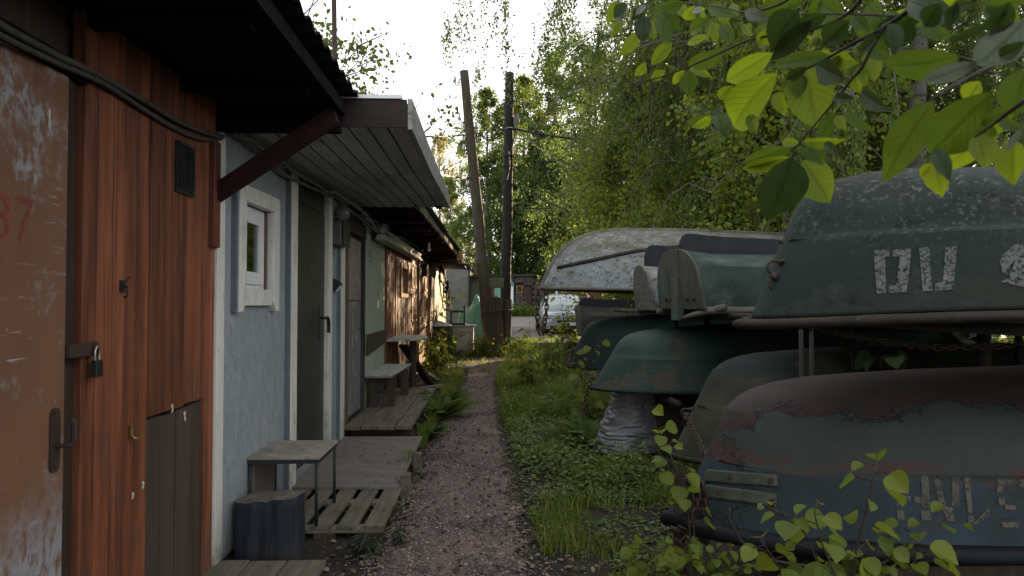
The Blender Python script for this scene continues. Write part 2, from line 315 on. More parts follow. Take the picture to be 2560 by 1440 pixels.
# ------------------------------------------------------------------ the setting: ground, path, lot
def gh(x, y):
    k = max(0., min(1., (15 - y) / 3)) * max(0., min(1., (y + 3) / 2)) * max(0., min(1., (8 - abs(x)) / 3))
    return gz(x, y) + .018 * k * mnoise.noise(Vector((x * 1.1, y * 1.1, 3.3)))
xs = sorted(set([-400, -120, -40, -15, -8] + [round(-6 + .25 * i, 3) for i in range(57)] + [10, 14, 20, 40, 120, 400]))
ys = sorted(set([-200, -60, -20, -8] + [round(-4 + .25 * i, 3) for i in range(73)] + [14, 17.6, 20, 26, 41, 60, 100, 200, 600]))
tag(MB().grid([[(x, y, gh(x, y)) for y in ys] for x in xs]).build("ground", m_soil, smooth=True), kind="structure")
def edge_l(y): return float(np.interp(y, [-2, 3, 5, 7, 9.5, 12.3, 14.5, 16.5, 18], [-.75, -.66, -.60, -.58, -.52, -.44, -.5, -.8, -1.0]))
def edge_r(y): return float(np.interp(y, [-2, 2, 3.4, 6, 9, 12.3, 14.5, 16.5, 18], [.5, .34, .25, .16, .12, .10, .25, .7, 1.0]))
rows = []
for i in range(400):
    y = -1.5 + i * .05
    n = .05 + mnoise.noise(Vector((y * 2.3, 1, 1))) * .06 + mnoise.noise(Vector((y * 7, 4, 1))) * .05; n2 = -.05 + mnoise.noise(Vector((y * 2.3, 9, 1))) * .09 + mnoise.noise(Vector((y * 7, 7, 1))) * .06
    a, b = edge_l(y) + n, edge_r(y) + n2
    rows.append([(a + (b - a) * t / 10, y, gh(a + (b - a) * t / 10, y) + .010 + .006 * mnoise.noise(Vector(((a + (b - a) * t / 10) * 6, y * 6, 0)))) for t in range(11)])
tag(MB().grid(rows).build("path", m_path, smooth=True), kind="structure")
tag(MB().grid([[(x, y, gz(x, y) + .012) for y in (20.6, 26, 34, 39.6)] for x in (-1.4, 2, 6, 14, 30)]).build("road", m_road), kind="structure")

# ------------------------------------------------------------------ first shed: brown door with 137, orange boards
WX = -1.40                                    # the line of the shed fronts
def wy(px): return 2390. / (1225 - px)        # distance along the shed front
s = thing("shed", "orange boarded shed with a scratched brown door numbered 37, nearest on the left", "shed", (-2.6, 1.5, 0))
MB().box(-4.6, -1.47, -1.5, 3.53, -.05, 2.42).build("wall", m_darkboard, s)
d = MB().box(-1.465, -1.400, 0.9, 2.302, .05, 2.125).build("door", m_door37, s, bevel=.004)
MB().box(-1.41, -1.393, 2.285, 2.30, .06, .45).build("hinge", m_iron, d)
pl = curve([(-1.394, 2.25, .83), (-1.394, 2.25, .93), (-1.394, 2.25, 1.03)], 4)
h = MB(); h.prism([(2.225, .845), (2.235, .832), (2.262, .832), (2.272, .845), (2.272, 1.02), (2.262, 1.035), (2.235, 1.035), (2.225, 1.02)], 'x', -1.401, -1.393)
h.tube(curve([(-1.394, 2.25, .915), (-1.355, 2.255, .915), (-1.345, 2.262, .925), (-1.343, 2.262, .97), (-1.348, 2.255, 1.005)], 5), [.007] * 5 + [.008] * 5 + [.010] * 11, 8)
for z in (.848, 1.02): h.cyl((-1.394, 2.248, z), (-1.390, 2.248, z), .006, 8)
h.build("handle", m_iron, d, bevel=.001)
h = MB().box(-1.404, -1.384, 2.300, 2.452, 1.190, 1.235); h.box(-1.384, -1.378, 2.43, 2.455, 1.185, 1.24)
h.build("hasp", m_iron, d, bevel=.002)
def painted(txt, parent, x, y, z, hgt, m, name="number", wd=.75):
    v, f = text_mesh(txt, hgt / .7)
    b = MB(); b.add([(x, y + p[0] * wd, z + p[1]) for p in v], f); return b.build(name, m, parent)
painted("137", d, -1.3975, 1.862, 1.558, .135, m_redpaint, wd=.95)
b = MB().box(-1.47, -1.415, 2.305, 2.352, 0.0, 2.16); b.box(-1.47, -1.428, 2.353, 2.398, 0.0, 2.16)
b.build("door_post", mat("dark brown post", (.040, .022, .016), (.022, .014, .012), (30., 30., 2.), rough=.8, bump=.4), s, bevel=.003)  # recessed post in a very dark brown
edges = [wy(p) for p in (228, 262, 300, 326, 360, 388, 426, 452, 474, 499, 523, 546)]
b = MB(); rr = random.Random(3)
for a, c in zip(edges[:-1], edges[1:]):
    lo = .905 if a > 2.84 and a < 3.36 else -.02
    n = 6; x = -1.402 + rr.uniform(-.004, .004)
    b.box(-1.45, x, a + .0015, c - .0015, lo + rr.uniform(-.004, .006), 2.42)
b.build("siding", m_orange, s, bevel=.003)
b = MB(); e2 = [2.84, 2.99, 3.12, 3.27, 3.33, 3.385]
for a, c in zip(e2[:-1], e2[1:]): b.box(-1.45, -1.405 + rr.uniform(-.006, .002), a + .002, c - .003, -.02, .895 + rr.uniform(-.01, .004))
b.build("patch_boards", m_darkboard, s, bevel=.003)
b = MB().box(-1.398, -1.388, 3.06, 3.245, 1.87, 2.10)
for k in range(13):
    z = 1.885 + k * .0165
    for q in (0, 1): b.bar((-1.386, 3.075 + q * .08, z + .012), (-1.386, 3.145 + q * .08, z), .008, .009)
b.build("vent", m_black, s)
b = MB().tube(curve([(-1.396, 2.64, 1.44), (-1.37, 2.63, 1.43), (-1.368, 2.62, 1.40), (-1.385, 2.63, 1.395)], 4), .004, 6); b.box(-1.399, -1.392, 2.625, 2.655, 1.415, 1.46)
b.tube([(-1.392, 2.645, 1.45), (-1.38, 2.66, 1.475)], .003, 5); b.build("hook", m_black, s)
b = MB().tube(curve([(-1.397, 2.72, .885), (-1.392, 2.722, .85), (-1.37, 2.73, .843), (-1.362, 2.735, .865)], 4), .006, 6); b.box(-1.4, -1.394, 2.712, 2.732, .855, .90)
b.build("hook", mat("brass", (.33, .23, .08), (.2, .14, .05), 30., rough=.4, metal=.6), s, label="small brass coat hook")
# drips of white sealant on the boards
b = MB()
for px, py, hh in ((430, 1022, 26), (462, 1040, 28), (358, 1213, 20), (123, 300, 46), (331, 1240, 18)):
    p = PX(px, py, -1.397); b.tube(wob([p + Vector((0, 0, -hh * .0008 + t * hh * .0004)) for t in range(5)], .004, px), [.001, .005, .003, .006, .003], 5)
b.build("foam_drips", mat("dry filler", (.6, .57, .5), rough=.9), s)
# wavy roof sheet, its dark underside, edge lath and gable beam
b = MB(); rows = []
for i in range(260):
    y = -1.6 + i * .0203
    dz = .014 * math.sin(y * 2 * PI / .155); rows.append([(x, y, 2.47 + (x + .71) * -.035 + dz) for x in (-.705, -1.0, -2., -3., -4.8)])
b.grid(rows); b.build("roof", m_roofdark, s, smooth=True, solid=.012)
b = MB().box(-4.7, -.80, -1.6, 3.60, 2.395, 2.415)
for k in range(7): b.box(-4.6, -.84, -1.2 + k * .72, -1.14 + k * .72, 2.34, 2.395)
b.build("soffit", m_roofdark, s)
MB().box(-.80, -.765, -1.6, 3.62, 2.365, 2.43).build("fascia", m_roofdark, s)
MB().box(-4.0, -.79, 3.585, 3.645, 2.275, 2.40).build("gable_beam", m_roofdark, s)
b = MB().hexa([(-1.44, 3.47, 1.845), (-1.44, 3.53, 1.845), (-.775, 3.53, 2.295), (-.775, 3.47, 2.295), (-1.44, 3.47, 1.945), (-1.44, 3.53, 1.945), (-.80, 3.53, 2.385), (-.80, 3.47, 2.385)])
b.build("brace", m_darkwood, s, bevel=.004)
MB().box(-1.402, -1.372, 3.435, 3.515, 1.655, 2.19).build("wall_plank", mat("red brown plank", (.15, .045, .03), (.09, .03, .022), (26., 26., 2.), rough=.6, bump=.3), s, bevel=.004)
b = MB()
for p0, p1 in (((-1.39, 1.2, 2.115), (-1.39, 3.5, 2.115)),): b.box(-1.43, -1.395, -1., 2.40, 2.128, 2.19)
b.build("lintel", m_roofdark, s)

# padlock hanging from the hasp
t = thing("padlock", "steel shackle padlock hanging from the hasp beside the brown door", "padlock", (-1.37, 2.44, 1.12))
MB().prism([(2.417, 1.115), (2.458, 1.115), (2.458, 1.165), (2.45, 1.175), (2.425, 1.175), (2.417, 1.165)], 'x', -1.384, -1.362).build("lock_body", m_black, t, bevel=.003)
MB().tube(curve([(-1.373, 2.425, 1.17), (-1.373, 2.425, 1.205), (-1.373, 2.437, 1.222), (-1.373, 2.45, 1.205), (-1.373, 2.45, 1.17)], 5), .0045, 8).build("shackle", m_bare, t, smooth=True)
# corrugated conduits
def conduit(pts, r):
    c = curve(pts, 70); return MB().tube(c, [r * (1.0 if i % 2 else .80) for i in range(len(c))], 10)
cp = [(-60, 20, -1.34), (0, 62, -1.36), (130, 132, -1.365), (260, 195, -1.37), (370, 258, -1.38), (450, 306, -1.38), (520, 334, -1.385), (556, 343, -1.39)]
tag(conduit([PX(a, b_, c) for a, b_, c in cp], .0125).build("cable_conduit", m_cable, smooth=True), "thick ribbed grey cable conduit under the dark eave, the upper of the pair", "cable", "conduits along the eave")
cp = [(-60, 50, -1.345), (0, 88, -1.36), (130, 152, -1.37), (260, 210, -1.375), (350, 268, -1.385), (430, 318, -1.385), (500, 347, -1.39), (552, 348, -1.39)]
tag(conduit([PX(a, b_, c) for a, b_, c in cp], .0105).build("cable_conduit", m_cable, smooth=True), "thinner ribbed grey cable conduit under the dark eave, the lower of the pair", "cable", "conduits along the eave")

# ------------------------------------------------------------------ blue shed
s = thing("shed", "blue grey shed with a white framed window and dark steel door", "shed", (-2.6, 5., 0))
b = MB().box(-4.6, -1.60, 3.56, 6.55, 0, 2.30)
b.build("back_wall", m_darkboard, s)
b = MB()
for y0, y1, z0, z1 in ((3.61, 3.865, .03, 2.31), (3.865, 4.345, .03, 1.455), (3.865, 4.345, 1.95, 2.31), (4.345, 4.76, .03, 2.31), (5.97, 6.345, .03, 2.32)):
    b.box(-1.45, -1.402, y0, y1, z0, z1)
b.box(-1.45, -1.402, 4.9, 5.84, .0, .16)
b.build("wall", m_blue, s)
MB().box(-1.402, -1.372, 4.715, 4.752, .06, 2.31).build("batten", mat("grey batten", (.15, .18, .20), (.12, .145, .165), 12., rough=.7), s)
MB().box(-1.402, -1.372, 3.735, 3.765, 1.33, 2.0).build("batten", bpy.data.materials["grey batten"], s)
MB().box(-1.402, -1.375, 6.30, 6.343, .06, 2.31).build("batten", bpy.data.materials["grey batten"], s)
for a_ in ((-1.44, -1.385, 3.515, 3.612, .03, 2.235), (-1.44, -1.368, 4.755, 4.905, .075, 2.32), (-1.44, -1.368, 5.842, 5.975, .09, 2.34), (-1.44, -1.378, 6.345, 6.545, .07, 2.34)): MB().box(*a_).build("corner_trim", m_white, s, bevel=.004)
wd = MB()
X0, X1 = -1.404, -1.362
wd.prism([(3.765, 1.325), (3.82, 1.325), (3.868, 1.385), (3.868, 1.945), (3.80, 2.035), (3.765, 2.035)], 'x', X0, X1)
wd.prism([(4.465, 1.325), (4.40, 1.325), (4.345, 1.385), (4.345, 1.945), (4.42, 2.045), (4.465, 2.045)], 'x', X0, X1)
wd.prism([(3.805, 2.037), (3.871, 1.947), (4.342, 1.950), (4.415, 2.047)], 'x', X0, X1 + .002)
wd.box(X0, X1 - .006, 3.871, 4.342, 1.36, 1.458)
win = wd.build("window", m_white, s, bevel=.004)
b = MB()   # plastic frame and opening sash
def ring(b, x0, x1, y0, y1, z0, z1, t):
    b.box(x0, x1, y0, y0 + t, z0, z1); b.box(x0, x1, y1 - t, y1, z0, z1); b.box(x0, x1, y0 + t, y1 - t, z0, z0 + t); b.box(x0, x1, y0 + t, y1 - t, z1 - t, z1)
ring(b, -1.46, -1.418, 3.868, 4.326, 1.46, 1.945, .05); b.build("frame", m_pvc, win, bevel=.003)
b = MB(); ring(b, -1.448, -1.405, 3.90, 4.29, 1.485, 1.92, .075); b.build("sash", m_pvc, win, bevel=.004)
MB().box(-1.458, -1.407, 4.327, 4.340, 1.458, 1.948).build("reveal", mat("brown foam reveal", (.16, .085, .05), (.11, .06, .04), 12.), win)
MB().box(-1.426, -1.422, 3.96, 4.23, 1.55, 1.855).build("pane", m_glass, win)
rows = []
for i in range(60):
    y = 3.90 + i * .007; rows.append([(-1.53 + .014 * math.sin(i * 1.1) + .006 * math.sin(i * .37), y, z) for z in (1.47, 1.94)])
MB().grid(rows).build("curtain", mat("cream curtain", (.42, .40, .32), (.30, .29, .22), 8.), win, smooth=True)
d = MB().box(-1.47, -1.405, 4.905, 5.842, .155, 2.12).build("door", m_steel, s, bevel=.003)
MB().box(-1.47, -1.410, 4.905, 5.842, 2.128, 2.30).build("transom_panel", m_steel, s)
for z in (1.93, .34): MB().cyl((-1.392, 4.93, z), (-1.392, 4.93, z + .14), .011, 10).build("hinge", m_black, d)
MB().cyl((-1.405, 5.40, 1.655), (-1.396, 5.40, 1.655), .012, 12).build("peephole", m_bare, d)
b = MB().box(-1.405, -1.397, 5.655, 5.70, 1.07, 1.36); b.tube(curve([(-1.40, 5.68, 1.255), (-1.355, 5.68, 1.255), (-1.34, 5.70, 1.25), (-1.338, 5.72, 1.19), (-1.338, 5.72, 1.13)], 5), [.011] * 8 + [.015] * 13, 8)
b.build("handle", m_black, d, bevel=.002)
painted("136", s, -1.399, 5.99, 1.80, .125, m_redpaint, wd=.8)
# slatted canopy
b = MB(); nb = 9
def sag(y): return 2.305 + .02 * (y - 3.65) + .012 * math.sin(y * 2.2)
for k in range(nb):
    x0 = -1.40 + k * .107; x1 = x0 + .094
    rows0 = [(y, sag(y)) for y in np.linspace(3.655, 7.1, 9)]
    for (ya, za), (yb, zb) in zip(rows0[:-1], rows0[1:]):
        b.hexa([(x0, ya, za), (x1, ya, za), (x1, yb, zb), (x0, yb, zb), (x0, ya, za + .02), (x1, ya, za + .02), (x1, yb, zb + .02), (x0, yb, zb + .02)])
b.build("soffit_boards", m_soffit, s)
MB().hexa([(-4.6, 3.66, 2.335), (-.45, 3.66, 2.335), (-.45, 7.1, 2.41), (-4.6, 7.1, 2.41), (-4.6, 3.66, 2.46), (-.45, 3.66, 2.46), (-.45, 7.1, 2.50), (-4.6, 7.1, 2.50)]).build("roof", m_felt, s)
b = MB(); yy = np.linspace(3.655, 7.12, 12)
for ya, yb in zip(yy[:-1], yy[1:]):
    za, zb = sag(ya) - .01, sag(yb) - .01; ha = .165 - .012 * (ya - 3.6); hb = .165 - .012 * (yb - 3.6)
    b.hexa([(-.442, ya, za), (-.418, ya, za), (-.418, yb, zb), (-.442, yb, zb), (-.442, ya, za + ha), (-.418, ya, za + ha), (-.418, yb, zb + hb), (-.442, yb, zb + hb)])
b.build("fascia", m_tin, s)
MB().box(-4.5, -.445, 3.648, 3.656, 2.315, 2.465).build("fascia", mat("dark brown fascia", (.030, .018, .016), (.02, .014, .013), (4., 20., 12.), rough=.7, bump=.3), s)
MB().box(-2.2, -.475, 3.64, 7.0, 2.468, 2.488).build("roof_edge", m_pvc, s)
MB().box(-.56, -.50, 6.95, 7.12, 2.36, 2.395).build("eave_block", m_darkboard, s)

t = thing("wall_lamp", "round glass globe lamp on the blue wall beside the steel door", "lamp", (-1.39, 6.05, 2.15))
MB().box(-1.40, -1.365, 6.01, 6.08, 2.13, 2.22).build("bracket", m_whitetop, t, bevel=.004)
MB().ball((-1.30, 6.05, 2.172), .066, 20, 14).build("globe", m_globe, t, smooth=True)
t = thing("electric_meter", "grey electricity meter box mounted on the blue wall under the globe lamp", "meter", (-1.39, 6.25, 1.9))
mg = mat("grey plastic", (.15, .155, .16), (.12, .125, .13), 8., rough=.5)
MB().box(-1.40, -1.325, 6.10, 6.44, 1.90, 2.14).build("meter_box", mg, t, bevel=.006)
b = MB().box(-1.325, -1.305, 6.14, 6.41, 1.89, 2.13); b.build("cover", mat("teal black plastic", (.02, .03, .033), (.015, .022, .025), 8., rough=.35), t, bevel=.006)
b = MB(); b.box(-1.305, -1.3035, 6.30, 6.395, 2.02, 2.06); b.box(-1.305, -1.3035, 6.30, 6.34, 1.95, 2.01); b.box(-1.305, -1.3035, 6.35, 6.395, 1.95, 2.01); b.build("display", m_black, t)
t = thing("wall_lantern", "small black solar lantern on the blue wall right of the steel door", "lamp", (-1.39, 6.2, 1.49))
MB().prism([(-1.40, 1.60), (-1.40, 1.48), (-1.385, 1.48), (-1.335, 1.545), (-1.345, 1.565)], 'y', 6.14, 6.24).build("housing", m_black, t, bevel=.003)
MB().hexa([(-1.382, 6.15, 1.482), (-1.382, 6.23, 1.482), (-1.338, 6.23, 1.538), (-1.338, 6.15, 1.538), (-1.379, 6.15, 1.479), (-1.379, 6.23, 1.479), (-1.334, 6.23, 1.536), (-1.334, 6.15, 1.536)]).build("lens", m_pvc, t)
# bundle of cables sagging along the wall top
m_cg = mat("dirty grey cable", (.15, .145, .135), (.20, .19, .175), 20., rough=.7)
def wirepx(pts, r, name, label, m=m_cg, grp=None, amp=0., seed=0, n=8):
    c = curve([PX(a, b_, c) for a, b_, c in pts], n)
    if amp: c = wob(c, amp, seed)
    return tag(MB().tube(c, r, 6).build(name, m, smooth=True), label, "cable", grp)
G = "cables along the shed fronts"
wirepx([(585, 335, -1.36), (650, 375, -1.36), (700, 425, -1.36), (780, 470, -1.36), (850, 503, -1.36), (900, 545, -1.34), (950, 585, -1.33), (1010, 615, -1.32), (1060, 638, -1.32), (1092, 652, -1.32)], .012, "wall_cable", "grey cable sagging beside the globe lamp towards the slatted shed, lowest of three", grp=G, amp=.02, seed=1)
wirepx([(600, 330, -1.33), (690, 395, -1.33), (780, 455, -1.33), (860, 500, -1.33), (925, 545, -1.3), (965, 572, -1.3), (1000, 580, -1.28), (1050, 620, -1.28), (1095, 648, -1.28)], .013, "wall_cable", "grey cable above the globe lamp, middle of three", grp=G, amp=.025, seed=2)
wirepx([(830, 480, -1.2), (890, 515, -1.2), (925, 550, -1.2), (940, 570, -1.22), (965, 560, -1.22), (970, 585, -1.22), (1010, 598, -1.25), (1060, 630, -1.25), (1098, 645, -1.25)], .013, "wall_cable", "grey cable looping under the far eave, uppermost of three", grp=G, amp=.03, seed=3)

# ------------------------------------------------------------------ shed with the peeling door
s = thing("shed", "narrow shed front with a peeling grey door between blue and green walls", "shed", (-2.6, 7.2, 0))
MB().box(-4.6, -1.46, 6.56, 7.77, 0, 2.3).build("wall", m_darkboard, s)
d = MB().box(-1.46, -1.425, 6.80, 7.58, .23, 2.05).build("door", m_peel, s)
MB().box(-1.43, -1.418, 6.80, 7.58, 1.40, 1.412).build("door_seam", m_darkboard, d)
MB().cyl((-1.415, 6.80, 1.33), (-1.415, 6.80, 1.46), .014, 8).build("hinge", m_iron, d)
b = MB().box(-1.46, -1.395, 6.57, 6.795, .1, 2.1); b.build("door_post", mat("nailed brown strip", (.15, .10, .07), (.09, .06, .045), (20., 20., 8.), rough=.8, bump=.5), s)
b = MB().box(-1.46, -1.395, 7.59, 7.68, .1, 2.25); b.box(-1.46, -1.41, 7.70, 7.775, .1, 2.25); b.build("door_post", mat("dark grey post", (.06, .065, .065), (.04, .042, .042), 9.), s)
MB().box(-1.46, -1.40, 6.57, 7.77, 2.1, 2.22).build("lintel", m_darkboard, s)
tag(MB().tube(curve([(-1.385, 7.56, 2.1), (-1.385, 7.56, 1.75), (-1.38, 7.50, 1.4), (-1.38, 7.5, 1.15), (-1.385, 7.60, .98), (-1.385, 7.62, .8)], 8), .008, 6).build("wall_cable", m_cableb, smooth=True), "black cable running down the edge of the peeling grey door", "cable")

# ------------------------------------------------------------------ green plastered front 135
s = thing("shed", "pale green plastered shed front with small red number 135", "shed", (-2.6, 8.5, 0))
MB().box(-4.6, -1.41, 7.78, 9.20, 0, 2.42).build("wall", m_green, s)
painted("135", s, -1.407, 7.86, 1.86, .135, m_redpaint, wd=1.1)
MB().hexa([(-1.408, 7.83, .78), (-1.392, 7.83, .78), (-1.392, 9.2, .86), (-1.408, 9.2, .86), (-1.408, 7.83, 1.02), (-1.392, 7.83, 1.02), (-1.392, 9.25, 1.03), (-1.408, 9.25, 1.03)]).build("dark_board", m_darkboard, s)
b = MB()
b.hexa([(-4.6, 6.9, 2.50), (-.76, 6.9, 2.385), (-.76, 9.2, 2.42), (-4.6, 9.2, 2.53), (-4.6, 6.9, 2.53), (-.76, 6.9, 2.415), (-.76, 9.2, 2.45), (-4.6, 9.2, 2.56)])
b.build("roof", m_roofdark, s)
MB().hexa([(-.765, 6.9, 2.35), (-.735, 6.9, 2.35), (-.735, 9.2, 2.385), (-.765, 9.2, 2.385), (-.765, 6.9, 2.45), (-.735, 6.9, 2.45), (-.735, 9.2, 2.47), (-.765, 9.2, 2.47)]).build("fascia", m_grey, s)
b = MB()
for k in range(3): MB().bar((-1.42, 7.2 + k * .9, 2.36), (-.77, 7.2 + k * .9, 2.37), .05, .09).build("rafter", m_darkwood, s)

# ------------------------------------------------------------------ red brown slatted shed
s = thing("shed", "long red brown slatted shed with small framed window and panelled doors", "shed", (-2.6, 13, 0))
MB().box(-4.6, -1.43, 9.205, 17.65, 0, 2.42).build("wall", mat("slat backing", (.055, .030, .022), (.035, .02, .016), 9.), s)
b = MB(); y = 9.22; rr = random.Random(8)
while y < 17.6:
    wv = rr.uniform(.07, .11)
    if not (10.55 < y < 11.50 or 12.0 < y < 13.35 or 14.45 < y < 15.95): b.box(-1.43, -1.395 + rr.uniform(0, .012), y, y + wv, .08, 2.36)
    elif 10.55 < y < 11.5: b.box(-1.43, -1.395, y, y + wv, .08, 1.46); b.box(-1.43, -1.395, y, y + wv, 2.02, 2.36)
    y += wv + rr.uniform(.05, .075)
b.build("siding", m_slat, s)
b = MB(); ring(b, -1.43, -1.36, 10.56, 11.48, 1.47, 2.01, .07); wi = b.build("window", m_slatdoor, s, bevel=.005)
MB().box(-1.425, -1.419, 10.63, 11.41, 1.54, 1.94).build("pane", mat("milky pane", (.33, .35, .31), (.24, .26, .22), 4., rough=.15, spec=.6), wi)
for y0, y1 in ((12.02, 13.32), (14.47, 15.93)):
    b = MB().box(-1.42, -1.395, y0, y1, .12, 2.22)
    for ya in (y0 + .12, (y0 + y1) / 2 + .06):
        for za, zb in ((.3, .95), (1.05, 1.55), (1.65, 2.1)):
            ring(b, -1.395, -1.375, ya, ya + (y1 - y0) / 2 - .2, za, zb, .05)
    dd = b.build("door", m_slatdoor, s, bevel=.004)
    hb = MB(); hb.tube(curve([(-1.375, y1 - .08, 1.15), (-1.32, y1 - .08, 1.14), (-1.32, y1 - .08, 1.0), (-1.375, y1 - .08, .99)], 4), .012, 6); hb.build("handle", m_iron, dd)
b = MB()
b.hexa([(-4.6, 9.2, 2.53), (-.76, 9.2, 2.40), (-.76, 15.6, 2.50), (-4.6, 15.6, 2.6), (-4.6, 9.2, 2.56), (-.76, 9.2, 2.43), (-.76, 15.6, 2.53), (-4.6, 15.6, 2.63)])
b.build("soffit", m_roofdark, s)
rows = []
for i in range(330):
    y = 6.85 + i * .027; rows.append([(x, y, 2.475 + .0155 * (y - 7) + (x + .70) * -.035 + .018 * math.sin(y * 40)) for x in (-.69, -1.2, -2.5, -4.7)])
MB().grid(rows).build("roof", m_felt, s, smooth=True, solid=.012)
MB().hexa([(-.765, 9.21, 2.385), (-.735, 9.21, 2.385), (-.735, 15.6, 2.46), (-.765, 15.6, 2.46), (-.765, 9.21, 2.46), (-.735, 9.21, 2.46), (-.735, 15.6, 2.55), (-.765, 15.6, 2.55)]).build("fascia", m_grey, s)
b = MB()
for k in range(8): MB().bar((-1.42, 9.6 + k * .85, 2.36), (-.77, 9.6 + k * .85, 2.40 + k * .01), .05, .10).build("rafter", m_darkwood, s)
MB().box(-.76, -.62, 15.45, 15.75, 2.36, 2.58).build("eave_board", mat("sunlit-toned end board", (.42, .24, .12), (.30, .16, .08), 9.), s)  # end of the fascia, its sunlit look put into the colour
MB().box(-1.40, -1.30, 14.1, 14.4, 1.95, 2.2).build("fuse_box", m_iron, s)
t = thing("strip_light", "long dusty strip light hanging under the far eave above the slatted front", "lamp", (-1.3, 10., 2.2))
b = MB().hexa([(-1.36, 8.1, 2.13), (-1.22, 8.1, 2.13), (-1.22, 12.4, 2.15), (-1.36, 12.4, 2.15), (-1.33, 8.1, 2.20), (-1.25, 8.1, 2.20), (-1.25, 12.4, 2.22), (-1.33, 12.4, 2.22)]); b.build("tray", m_whitetop, t)
MB().tube([(-1.26, 8.0, 2.235), (-1.26, 12.2, 2.255)], .035, 10).build("tube_pipe", m_whitetop, t)
b = MB(); b.cyl((-.98, 11., 2.36), (-.98, 11., 2.26), .018, 8); b.ball((-.98, 11., 2.24), .028, 10, 8)
tag(b.build("ceiling_bulb", m_pvc, smooth=True), "white bulb in a holder under the far eave", "lamp")
# tin canopy and pale end wall
s = thing("shed", "last shed of the row, pale end wall under a small corrugated tin canopy", "shed", (-2.6, 19.5, 0))
MB().box(-4.6, -1.43, 17.66, 22.2, 0, 2.5).build("wall", m_pale, s)
MB().box(-1.43, -1.405, 17.7, 17.95, .2, 2.3).build("corner_trim", m_slat, s)
rows = []
for i in range(90):
    y = 16.1 + i * .03; rows.append([(x, y, 2.36 - (x + 1.4) * .03 + .02 * math.sin(y * 42)) for x in (-1.42, -1.0, -.5)])
MB().grid(rows).build("canopy", mat("rusted tin", (.15, .10, .07), (.09, .06, .05), (9., 2., 9.), rough=.7), s, smooth=True, solid=.012)
MB().hexa([(-1.42, 16.1, 2.2), (-1.38, 16.1, 2.2), (-.9, 16.1, 2.34), (-1.42, 16.1, 2.34), (-1.42, 16.15, 2.2), (-1.38, 16.15, 2.2), (-.9, 16.15, 2.34), (-1.42, 16.15, 2.34)]).build("bracket", m_grey, s)
b = MB().hexa([(-4.7, 15.7, 2.60), (-.7, 15.7, 2.46), (-.7, 22.3, 2.55), (-4.7, 22.3, 2.66), (-4.7, 15.7, 2.64), (-.7, 15.7, 2.50), (-.7, 22.3, 2.6), (-4.7, 22.3, 2.7)]); b.build("roof", m_felt, s)
b = MB(); rr = random.Random(5)
for k in range(9):
    o = [(-1.25 + rr.uniform(-.05, .05), 17.3 + rr.uniform(-.1, .1), 2.35)]
    lo = rr.uniform(1.2, 1.75)
    o += [(-1.2 + rr.uniform(-.1, .1), 17.3, 2.0), (-1.16 + rr.uniform(-.07, .1), 17.3 + rr.uniform(-.2, .2), lo + .15), (-1.12 + rr.uniform(-.05, .1), 17.3, lo), (-1.05 + rr.uniform(-.05, .05), 17.3, lo + .2), (-1.12, 17.35, 2.0), (-1.2, 17.3, 2.3)]
    b.tube(curve(o, 5), .013, 5)
tag(b.build("cable_bundle", m_cableb, smooth=True), "bundle of loose black cables hanging at the end of the slatted shed", "cable")
# ------------------------------------------------------------------ decks, pallet, stump, tables
def board_deck(name, label, cat, boards, z0, z1, under=(), m=m_grey):
    t = thing(name, label, cat, ((boards[0][0] + boards[-1][1]) / 2, boards[0][2], 0))
    for x0, x1, y0, y1 in boards: MB().box(x0, x1, y0, y1, z0, z1).build("board", m, t, bevel=.004)
    if under:
        for u in under: MB().box(*u).build("joist", m_darkboard, t)
    return t
board_deck("boardwalk", "low grey board step in front of the orange shed at the bottom edge", "step", [(-1.40, -1.235, 2.4, 3.60), (-1.225, -1.045, 2.4, 3.585), (-1.035, -.845, 2.4, 3.59)], .018, .05)
t = thing("pallet", "grey wooden pallet lying before the blue shed", "pallet", (-1.0, 4.5, 0))
for x0, x1 in ((-1.34, -1.235), (-1.19, -1.085), (-1.035, -.925), (-.885, -.775), (-.735, -.615)): MB().box(x0, x1, 3.98 + (x0 * 7 % 1) * .05, 5.15, .062, .084).build("slat", m_grey, t, bevel=.003)
for y in (4.02, 4.55, 5.05):
    MB().box(-1.34, -.62, y, y + .10, .042, .061).build("crossboard", m_grey, t)
    for x in (-1.33, -1.02, -.74): MB().box(x, x + .12, y, y + .1, -.01, .041).build("block", m_darkboard, t)
t = thing("plywood_sheet", "weathered plywood sheet laid over the pallet before the steel door", "plywood", (-1.0, 5.6, .09))
MB().hexa([(-1.395, 4.80, .0855), (-.632, 4.79, .0855), (-.638, 6.52, .10), (-1.395, 6.53, .10), (-1.395, 4.80, .103), (-.632, 4.79, .103), (-.638, 6.52, .118), (-1.395, 6.53, .118)]).build("sheet", m_ply, t)
for y in (4.86, 5.62): tag(MB().box(-.63, -.565, y, y + .09, -.02, .165 - (y - 4.8) * .02).build("timber_stub", m_grey, bevel=.004), "short timber stub standing at the plywood edge, " + ("nearer of the two" if y < 5 else "farther of the two"), "timber", "timber stubs beside the plywood")
bb = [(-1.395 + k * .163, -1.242 + k * .163, 6.58 + .02 * (k % 2), 9.6) for k in range(4)]
board_deck("boardwalk", "raised mossy board deck under the white topped bench", "deck", bb, .165, .20, [(-1.39, -.76, y, y + .1, 0, .16) for y in (6.8, 8.1, 9.4)])
